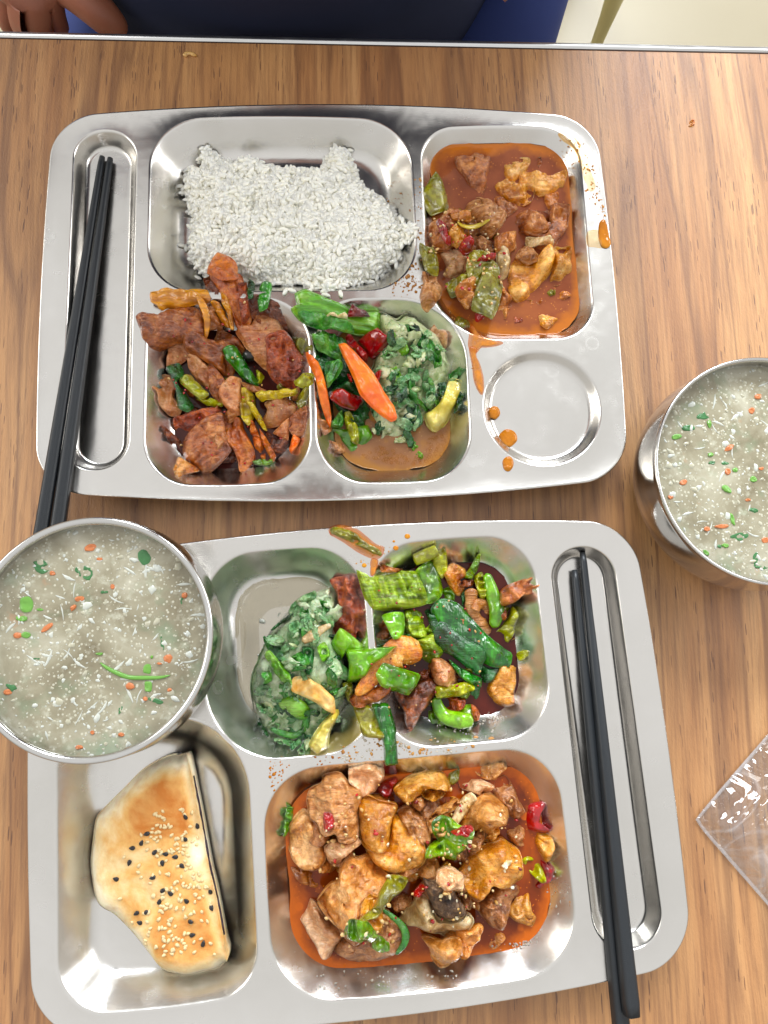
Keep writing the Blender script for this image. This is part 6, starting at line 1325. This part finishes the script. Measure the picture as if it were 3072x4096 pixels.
for u, w, s in ((1590, 285, 1.9), (1410, 352, .9), (1437, 440, 1.8), (1018, 670, 1.6), (914, 645, .5), (976, 625, .6)):
    p = px('SP', f'{u},{w}'); x_, y_ = unproj(p[0, 0], p[0, 1], 0.022); v, f = ico(2); DR['drop_orange'].append((v*np.array([s, s*.9, .35])*mm+np.array([float(x_), float(y_), 0.0228]), f))
for u, w, s in ((1190, 1660, 2.2), (1072, 1650, 1.7), (900, 1680, .9)):
    p = px('PP', f'{u},{w}'); x_, y_ = unproj(p[0, 0], p[0, 1], 0.012); v, f = ico(2); DR['drop_brown'].append((v*np.array([s, s*.8, .6])*mm+np.array([float(x_), float(y_), float(hsample(x_, y_, HEI0))+.0006]), f))
for key, nm, lab in (('drop_brown', 'sauce_specks', 'brown sauce specks spattered over both tray rims'), ('drop_orange', 'oil_specks', 'orange oil specks spattered over both tray rims'), ('film_clear', 'oil_droplets', 'clear greasy droplets beaded on the tray metal')):
    V, F = join_np(DR[key]); o = mesh_obj(nm, V, F, MATS[key]); tag(o, lab, 'spatter', kind='stuff')
# foam bubbles on the greens broth
it = []; rg = np.random.RandomState(77)
tor = []; a = np.linspace(0, 2*math.pi, 12, endpoint=False)
def ring(x_, y_, z_, r, t):
    V = []; F = []
    for i in range(12):
        for q in range(4):
            b = q*math.pi/2; V.append((x_+math.cos(a[i])*(r+t*math.cos(b)), y_+math.sin(a[i])*(r+t*math.cos(b)), z_+t*math.sin(b)))
    for i in range(12):
        for q in range(4): F.append((i*4+q, ((i+1) % 12)*4+q, ((i+1) % 12)*4+(q+1) % 4, i*4+(q+1) % 4))
    return np.array(V), F
P = px('GU', '1150,1120 1260,1060 1270,1200 1230,1340 1120,1400 950,1420 750,1400 560,1350 700,1260 900,1330 1080,1360 1090,1240'); X, Y = unproj(P[:, 0], P[:, 1], 0.008)
k = 0
while k < 170:
    x_ = rg.uniform(X.min(), X.max()); y_ = rg.uniform(Y.min(), Y.max())
    if not in_poly(np.array([x_]), np.array([y_]), np.c_[X, Y])[0]: continue
    k += 1; r = rg.uniform(.35, 1.25)*mm; it.append(ring(x_, y_, 0.0084, r, 0.00012))
V, F = join_np(it); o = mesh_obj('foam_bubbles', V, F, MATS['film_yellow']); tag(o, 'small bubbles floating on the broth of the greens cell', 'bubbles', kind='stuff')
# minced garlic and seeds clinging to the chicken and the stew
it = {'garlic': [], 'peanut': [], 'chili_red': []}
for view, reg, n, sd in (('C1', '250,400 700,200 1200,300 1650,500 1600,1400 1100,1600 500,1500 300,1000', 120, 1), ('C2', '500,300 1050,400 1080,900 950,1350 300,1300', 70, 2), ('ST', '140,800 500,640 720,760 800,1200 700,1500 350,1400 150,1100', 85, 3), ('PK', '150,500 900,400 1350,900 1300,1500 900,1700 300,1600', 60, 4), ('PP', '150,400 800,350 1350,900 1000,1500 300,1500', 60, 5)):
    P = px(view, reg); X, Y = unproj(P[:, 0], P[:, 1], 0.03); rg = np.random.RandomState(sd); k = 0; v, f = ico(1)
    while k < n:
        x_ = rg.uniform(X.min(), X.max()); y_ = rg.uniform(Y.min(), Y.max())
        if not in_poly(np.array([x_]), np.array([y_]), np.c_[X, Y])[0]: continue
        k += 1; z_ = float(hsample(x_, y_)); s = rg.uniform(0.4, 1.3)*mm; key = ('chili_red' if rg.uniform() < .2 else 'peanut' if rg.uniform() < .75 else 'garlic')
        if sd in (4, 5): key = 'chili_red' if rg.uniform() < .7 else 'peanut'; s *= .7
        vv = v*np.array([s*1.4, s, s*.55])*(1+.3*fbm(v[:, 0]*2+k, v[:, 1]*2, v[:, 2]*2, seed=sd, oct=1))[:, None]
        it[key].append((rot_np(vv, rg.normal(0, .4), rg.normal(0, .4), rg.uniform(0, 6.3))+np.array([x_, y_, z_+s*.1]), f))
for key, nm, lab in (('garlic', 'minced_garlic', 'white minced garlic sprinkled through the chicken dishes'), ('peanut', 'chili_seeds', 'yellowish chilli seeds sprinkled through the dishes'), ('chili_red', 'chili_flakes', 'tiny red chilli flakes sprinkled through the dishes')):
    V, F = join_np(it[key]); o = mesh_obj(nm, V, F, MATS[key]); tag(o, lab, 'seasoning', kind='stuff')
# crumbs on the table, white curds in the cell
put('PX', B, 'peanut', 'nut_crumb', 'crumb', None, 'small curved pale nut bit on the bare wood by the table edge', '737,226 747,215 763,214 779,220 786,218', [3.4, 3.0, 2.6, 2.8, 1.6], flat=.8, lift=0)
put('PX', C, 'pork_fat', 'food_crumb', 'crumb', None, 'tiny orange crumb on the wood at the outer side of the far tray', '2760 485 2775 482 2780 492 2772 505 2758 503 2755 497', 3, facets=3)
for u, w, s, lab in ((175, 430, 26, 'larger white curd on the juicy cell floor'), (318, 380, 20, 'smaller white curd next to the leaf strip'), (150, 700, 13, 'tiny white curd left of the mash mound')):
    put('GL', C, 'egg_white', 'white_curd', 'curd', 'white curds in the near greens cell', lab, quad(u, w, s, s*.8, 20, 7, .3).replace(',', ' '), 1.6, rough=1, z=2.8, flat=True)

# ------------------------------------------------------------------ the clear plastic bag
def bag():
    t = NT('clear_plastic'); v = t.mapping(); out = t.n['Material Output']
    tr = t.node('ShaderNodeBsdfTransparent'); tr.inputs[0].default_value = (0.95, 0.95, 0.95, 1)
    gl = t.node('ShaderNodeBsdfGlossy'); gl.inputs['Roughness'].default_value = 0.04
    df = t.node('ShaderNodeBsdfDiffuse'); df.inputs[0].default_value = (0.85, 0.85, 0.86, 1)
    n = t.noise(t.mapping((1, 1, 1)), 28, 4, 0.55, 1.5); n = t.math('ABSOLUTE', t.math('SUBTRACT', t.noise(t.mapping(), 22, 3, .55, 1.2), .5)); b = t.bump(n, 0.8, 0.012); b = t.bump(t.noise(v, 140, 3, 0.6), 0.25, 0.001, b)
    t.link(b, gl.inputs['Normal']); t.link(b, df.inputs['Normal'])
    fr = t.node('ShaderNodeFresnel'); fr.inputs[0].default_value = 1.5; t.link(b, fr.inputs['Normal'])
    m1 = t.node('ShaderNodeMixShader'); m2 = t.node('ShaderNodeMixShader')
    cre = t.ramp(t.math('ABSOLUTE', t.math('SUBTRACT', t.noise(v, 13, 2, .5, .6), .5)), [(0.0, 0.16), (0.015, 0.03)])
    t.link(cre, m1.inputs[0]); t.link(tr.outputs[0], m1.inputs[1]); t.link(df.outputs[0], m1.inputs[2])
    lw = t.node('ShaderNodeLayerWeight'); lw.inputs[0].default_value = 0.3; t.link(b, lw.inputs['Normal'])
    t.link(t.math('ADD', 0.07, t.math('MULTIPLY', lw.outputs['Facing'], 0.25)), m2.inputs[0]); t.link(m1.outputs[0], m2.inputs[1]); t.link(gl.outputs[0], m2.inputs[2]); t.link(m2.outputs[0], out.inputs[0])
    M = t.m
    t2 = NT('plastic_hem'); t2.set(Base_Color=(0.8, 0.8, 0.82), Roughness=0.2, Alpha=0.25, Coat_Weight=.5)
    root = empty('plastic_bag'); tag(root, 'crumpled clear plastic bag lying on the wood at the frame edge', 'bag')
    S_ = [(525, 1000), (1190, 215), (1700, -200), (1900, 700), (1900, 1900), (1500, 2200), (1192, 1795), (830, 1380)]
    P = px('PX', [(2560+a/2.328, 2850+b/2.328) for a, b in S_]); X, Y = unproj(P[:, 0], P[:, 1], 0.003); O = smooth_closed(np.c_[X, Y], 160, 0.85)
    if np.sum(O[:, 0]*np.roll(O[:, 1], -1)-np.roll(O[:, 0], -1)*O[:, 1]) < 0: O = O[::-1].copy()
    cc = O.mean(0); root.location = (cc[0], cc[1], 0.001); U = O-cc; n = len(U)
    for top, nm in ((1, 'upper_sheet'), (0, 'lower_sheet')):
        V = []; K = 40
        for k in range(K+1):
            rho = k/K; p = U*rho; ed = np.linalg.norm(U-p, axis=1)
            ridge = np.abs(fbm(p[:, 0]*26+2, p[:, 1]*26, seed=31, oct=3)); puff = (1-np.exp(-ed/0.03))
            h = (0.004+0.016*puff+0.016*puff*(0.4-ridge))*np.clip(ed/0.01, 0, 1)+0.0008 if top else np.full(n, 0.0004)+0.0003*puff
            V.append(np.c_[p, h])
        F = [(k*n+i, (k+1)*n+i, (k+1)*n+(i+1) % n, k*n+(i+1) % n) for k in range(K) for i in range(n)]
        mesh_obj(nm, np.vstack(V), F, M, root)
    # welded seam
    V = []; F = []
    for i in range(n):
        nx = U[i]/np.linalg.norm(U[i])
        for a_, z_ in ((0, 0.0004), (0.0, 0.0011), (-0.0022, 0.0013), (-0.0022, 0.0004)): V.append((U[i, 0]+nx[0]*a_, U[i, 1]+nx[1]*a_, z_))
    for i in range(n):
        j = (i+1) % n
        for q in range(4): F.append((i*4+q, j*4+q, j*4+(q+1) % 4, i*4+(q+1) % 4))
    mesh_obj('seam', V, F, t2.m, root)
bag()
# ------------------------------------------------------------------ the seated person beyond the table and a stool
def cloth(key, c, c2, bs=900):
    t = NT(key); v = t.mapping(); n = t.noise(v, 6, 4, .6); w = t.noise(v, bs, 2, .5)
    t.set(Base_Color=t.mix(n, lin(c), lin(c2)), Roughness=0.85, Sheen_Weight=0.0, Normal=t.bump(t.noise(v, 5, 2, .4, .5), 0.5, 0.02)); MATS[key] = t.m
cloth('shirt_navy', (16, 22, 46), (26, 36, 70)); cloth('trousers_blue', (30, 44, 96), (44, 62, 124)); cloth('sleeve_blue', (52, 84, 160), (70, 104, 182))
t = NT('skin'); v = t.mapping(); n = t.noise(v, 30, 4, .6)
t.set(Base_Color=t.mix(n, lin((150, 88, 66)), lin((178, 112, 84))), Roughness=0.5, Subsurface_Weight=.2, Subsurface_Scale=.006, Normal=t.bump(t.noise(v, 300, 3, .6), .3, .0008)); MATS['skin'] = t.m
t = NT('hair'); t.set(Base_Color=(0.012, 0.01, 0.01), Roughness=0.5); MATS['hair'] = t.m
def loft(name, rings, mat, parent, n=28, subd=1, cap=True):
    """rings: centre, two half axes as vectors"""
    V = []; F = []
    for c, a, b in rings:
        c, a, b = Vector(c), Vector(a), Vector(b)
        for i in range(n):
            q = 2*math.pi*i/n; V.append(tuple(c+a*math.cos(q)+b*math.sin(q)))
    for k in range(len(rings)-1):
        for i in range(n): F.append((k*n+i, k*n+(i+1) % n, (k+1)*n+(i+1) % n, (k+1)*n+i))
    if cap: F.append(tuple(reversed(range(n)))); F.append(tuple(range((len(rings)-1)*n, len(rings)*n)))
    o = mesh_obj(name, V, F, mat, parent); 
    if subd: m_ = o.modifiers.new('subdivision', 'SUBSURF'); m_.levels = subd; m_.render_levels = subd
    return o
def limb(name, pts, radii, mat, parent, squash=0.9, n=18):
    rings = []; pts = [Vector(p) for p in pts]
    for i, p in enumerate(pts):
        d = (pts[min(i+1, len(pts)-1)]-pts[max(i-1, 0)]).normalized(); s = d.cross(Vector((0, 0, 1)));
        if s.length < .1: s = d.cross(Vector((0, 1, 0)))
        s.normalize(); u = s.cross(d).normalized(); rings.append((p, s*radii[i], u*radii[i]*squash))
    return loft(name, rings, mat, parent, n)
def skinned(name, nodes, edges, mat, parent, lv=2):
    me = bpy.data.meshes.new(name); me.from_pydata([q[0] for q in nodes], edges, []); me.materials.append(mat)
    o = bpy.data.objects.new(name, me); COL.objects.link(o); o.parent = parent
    sk = o.modifiers.new('skin', 'SKIN'); sk.use_smooth_shade = True
    for i, q in enumerate(nodes): r_ = q[1]; me.skin_vertices[0].data[i].radius = (r_, r_) if isinstance(r_, (int, float)) else r_
    me.skin_vertices[0].data[0].use_root = True
    s = o.modifiers.new('subdivision', 'SUBSURF'); s.levels = lv; s.render_levels = lv
    return o
PXc = -0.045
person = empty('person', (PXc, Y_EDGE+0.2, -0.30)); tag(person, 'person in navy top and blue trousers seated beyond the table, hand curled at its edge', 'person')
pl = person.location
def rel(p, lean=True):
    x_, y_, z_ = p
    if lean and z_ > -0.1: y_ -= 0.34*(z_+0.1); z_ += 0.12*(z_+0.1)      # leaning forward over the table
    return (x_-pl.x, y_-pl.y, z_-pl.z)
Ye = Y_EDGE
# body: pelvis, spine, neck, head, both arms with hands, legs - one skin
N = []; Ed = []
def nd(p, r): N.append((rel(p, p[1] > Ye+0.10), r)); return len(N)-1
def chain(a, lst):
    for p, r in lst: b = nd(p, r); Ed.append((a, b)); a = b
    return a
X0 = PXc
pel = nd((X0, Ye+0.20, -0.22), .13)
che = chain(pel, [((X0, Ye+0.19, -0.06), .12), ((X0, Ye+0.185, 0.12), .125)])
nek = chain(che, [((X0, Ye+0.18, 0.26), .07), ((X0, Ye+0.17, 0.33), .052)])
chain(nek, [((X0, Ye+0.155, 0.41), .075), ((X0, Ye+0.15, 0.50), .085)])
for sx in (-1, 1):
    hip = chain(pel, [((X0+sx*.11, Ye+0.16, -0.23), .085), ((X0+sx*.20, Ye-0.22, -0.20), .06), ((X0+sx*.20, Ye-0.24, -0.62), .04), ((X0+sx*.20, Ye-0.22, -0.70), .035), ((X0+sx*.20, Ye-0.34, -0.725), .03)])
# hand seen at the edge
hc = [at(95, 10, -0.028), at(250, -60, -0.02)]
wr = at(60, -330, 0.0)
sh = chain(che, [((X0-.17, Ye+0.19, 0.20), .055), ((X0-.235, Ye+0.22, 0.02), .042), (wr, .027)])
palm = chain(sh, [(at(110, -150, -0.016), (.034, .024)), (at(130, -30, -0.022), (.040, .024))])
def fing(lst, r): chain(palm, [(at(a, b, z), rr) for (a, b, z), rr in zip(lst, r)])
fing([(40, 20, -0.030), (30, 85, -0.042), (60, 125, -0.056)], (.0115, .0105, .009))
fing([(90, 35, -0.026), (85, 105, -0.038), (120, 150, -0.056)], (.0115, .0105, .009))
fing([(150, 40, -0.024), (150, 110, -0.036), (185, 150, -0.054)], (.0115, .0105, .009))
fing([(215, 15, -0.028), (220, 75, -0.042), (245, 125, -0.060)], (.0105, .0095, .008))
chain(nd(at(230, -110, -0.014), .020), [(at(330, -20, -0.016), .0165), (at(405, 55, -0.024), .0145), (at(462, 112, -0.034), .0125), (at(480, 140, -0.042), .009)])
Ed.append((palm-1, len(N)-5))
sh2 = chain(che, [((X0+.17, Ye+0.19, 0.20), .055), ((X0+.225, Ye+0.20, 0.00), .042), ((X0+.16, Ye+0.04, -0.15), .026), ((X0+.13, Ye-0.03, -0.165), .024)])
for q in (-1, 0, 1, 2): chain(sh2, [((X0+.12+q*.016, Ye-0.085, -0.168), .009), ((X0+.12+q*.016, Ye-0.115, -0.178), .008)])
chain(sh2, [((X0+.095, Ye-.05, -.165), .011), ((X0+.08, Ye-.08, -.17), .009)])
skinned('body', N, Ed, MATS['skin'], person)
# face and hair
hx, hy, hz = X0, Ye+0.145, 0.46
for nm, p, s, mat in (('nose', (hx, hy-0.088, hz+.0), (.011, .014, .02), 'skin'), ('eye', (hx-.03, hy-.074, hz+.02), (.012, .008, .007), 'egg_white'), ('eye', (hx+.03, hy-.074, hz+.02), (.012, .008, .007), 'egg_white'),
                      ('mouth', (hx, hy-.078, hz-.042), (.022, .007, .006), 'chili_dark'), ('ear', (hx-.088, hy, hz), (.009, .018, .028), 'skin'), ('ear', (hx+.088, hy, hz), (.009, .018, .028), 'skin')):
    v, f = ico(3); mesh_obj(nm, v*np.array(s)+np.array(rel(p)), f, MATS[mat], person)
v, f = ico(4); hv = v*np.array([.098, .108, .105]); hv = hv*(1+.03*fbm(v[:, 0]*6, v[:, 1]*6, v[:, 2]*6, seed=2)[:, None]); hv[:, 2] = np.where((v[:, 1] < -0.35) & (v[:, 2] < 0.45), hv[:, 2]+0.05, hv[:, 2])
mesh_obj('hair', hv+np.array(rel((hx, hy+.022, hz+.055))), f, MATS['hair'], person)
# clothes
sh_r = []
for z_, rx, ry, dy in ((-.30, .185, .15, .165), (-.20, .20, .165, .165), (-.10, .20, .16, .16), (0.0, .192, .145, .165), (.10, .195, .135, .17), (.18, .20, .125, .175), (.235, .175, .10, .18), (.265, .11, .075, .18), (.285, .068, .06, .178)):
    sh_r.append((rel((X0, Ye+dy+0.025, z_)), (rx, 0, 0), (0, ry, 0)))
shirt = loft('shirt', sh_r, MATS['shirt_navy'], person, 48, 1)
for vtx in shirt.data.vertices:
    c = vtx.co; q = fbm(np.array([c.x*9+3]), np.array([c.z*7]), np.array([c.y*9]), seed=12, oct=3)[0]; vtx.co += Vector((0, -0.010*q, 0))
limb('sleeve', [rel((X0-.15, Ye+.20, .225)), rel((X0-.20, Ye+.205, .15)), rel((X0-.25, Ye+.225, .03)), rel((X0-.245, Ye+.19, .01)), rel((-.30, Ye+.13, .004), False)], [.06, .068, .062, .058, .05], MATS['sleeve_blue'], person)
limb('sleeve', [rel((X0+.15, Ye+.20, .225)), rel((X0+.20, Ye+.205, .15)), rel((X0+.235, Ye+.205, .01)), rel((X0+.225, Ye+.16, -.04)), rel((X0+.165, Ye+.06, -.14)), rel((X0+.135, Ye-.02, -.163))], [.06, .068, .06, .055, .048, .044], MATS['trousers_blue'], person)
for sx in (-1, 1):
    limb('trouser_leg', [rel((X0+sx*.09, Ye+.30, -.23)), rel((X0+sx*.14, Ye+.20, -.21)), rel((X0+sx*.175, Ye+.05, -.175)), rel((X0+sx*.195, Ye-.12, -.185)), rel((X0+sx*.20, Ye-.22, -.20)), rel((X0+sx*.20, Ye-.26, -.28)), rel((X0+sx*.20, Ye-.25, -.45)), rel((X0+sx*.20, Ye-.23, -.68))], [.10, .108, .098, .088, .082, .078, .065, .055], MATS['trousers_blue'], person)
    limb('shoe', [rel((X0+sx*.20, Ye-.18, -.715)), rel((X0+sx*.20, Ye-.24, -.712)), rel((X0+sx*.20, Ye-.33, -.722)), rel((X0+sx*.20, Ye-.37, -.73))], [.035, .045, .045, .025], MATS['hair'], person, .8)

def stool_at(name, cx_, cy_, lab, rz=0.0):
    tm = NT('stool_plastic_'+name); v = tm.mapping(); tm.set(Base_Color=tm.mix(tm.noise(v, 8, 3, .5), lin((176, 166, 112)), lin((196, 186, 134))), Roughness=0.4)
    st = empty('stool', (cx_, cy_, -0.75), rz); tag(st, lab, 'stool', 'plastic stools beyond the table')
    bm = bmesh.new(); bmesh.ops.create_cube(bm, size=1)
    for q in bm.verts: q.co = Vector((q.co.x*.36, q.co.y*.30, .435+q.co.z*.03))
    bmesh.ops.bevel(bm, geom=bm.edges[:], offset=.012, segments=3, affect='EDGES'); me = bpy.data.meshes.new('seat'); bm.to_mesh(me); bm.free(); me.materials.append(tm.m)
    me.polygons.foreach_set('use_smooth', [True]*len(me.polygons)); o = bpy.data.objects.new('seat', me); COL.objects.link(o); o.parent = st
    for sx in (-1, 1):
        for sy in (-1, 1):
            limb('leg', [(sx*.200, sy*.125, .425), (sx*.205, sy*.13, .40), (sx*.165, sy*.14, .2), (sx*.180, sy*.155, .0)], [.046, .040, .036, .040], tm.m, st, .7, 14)
        limb('rail', [(sx*.208, -.13, .30), (sx*.208, 0, .30), (sx*.208, .13, .30)], [.012, .012, .012], tm.m, st, 1.6, 10)
    for sy in (-1, 1): limb('rail', [(-.15, sy*.134, .37), (-.12, sy*.134, .385), (0, sy*.134, .39), (.12, sy*.134, .385), (.15, sy*.134, .37)], [.022, .014, .012, .014, .022], tm.m, st, 1.2, 10)
    return st
stool_at('a', PXc, Ye+.22, 'khaki plastic stool under the seated person')
lx, ly, lz = at(2395, 150, -0.62)
stool_at('b', lx-.172, ly+.148, 'khaki plastic stool standing empty, one leg showing beyond the table edge')
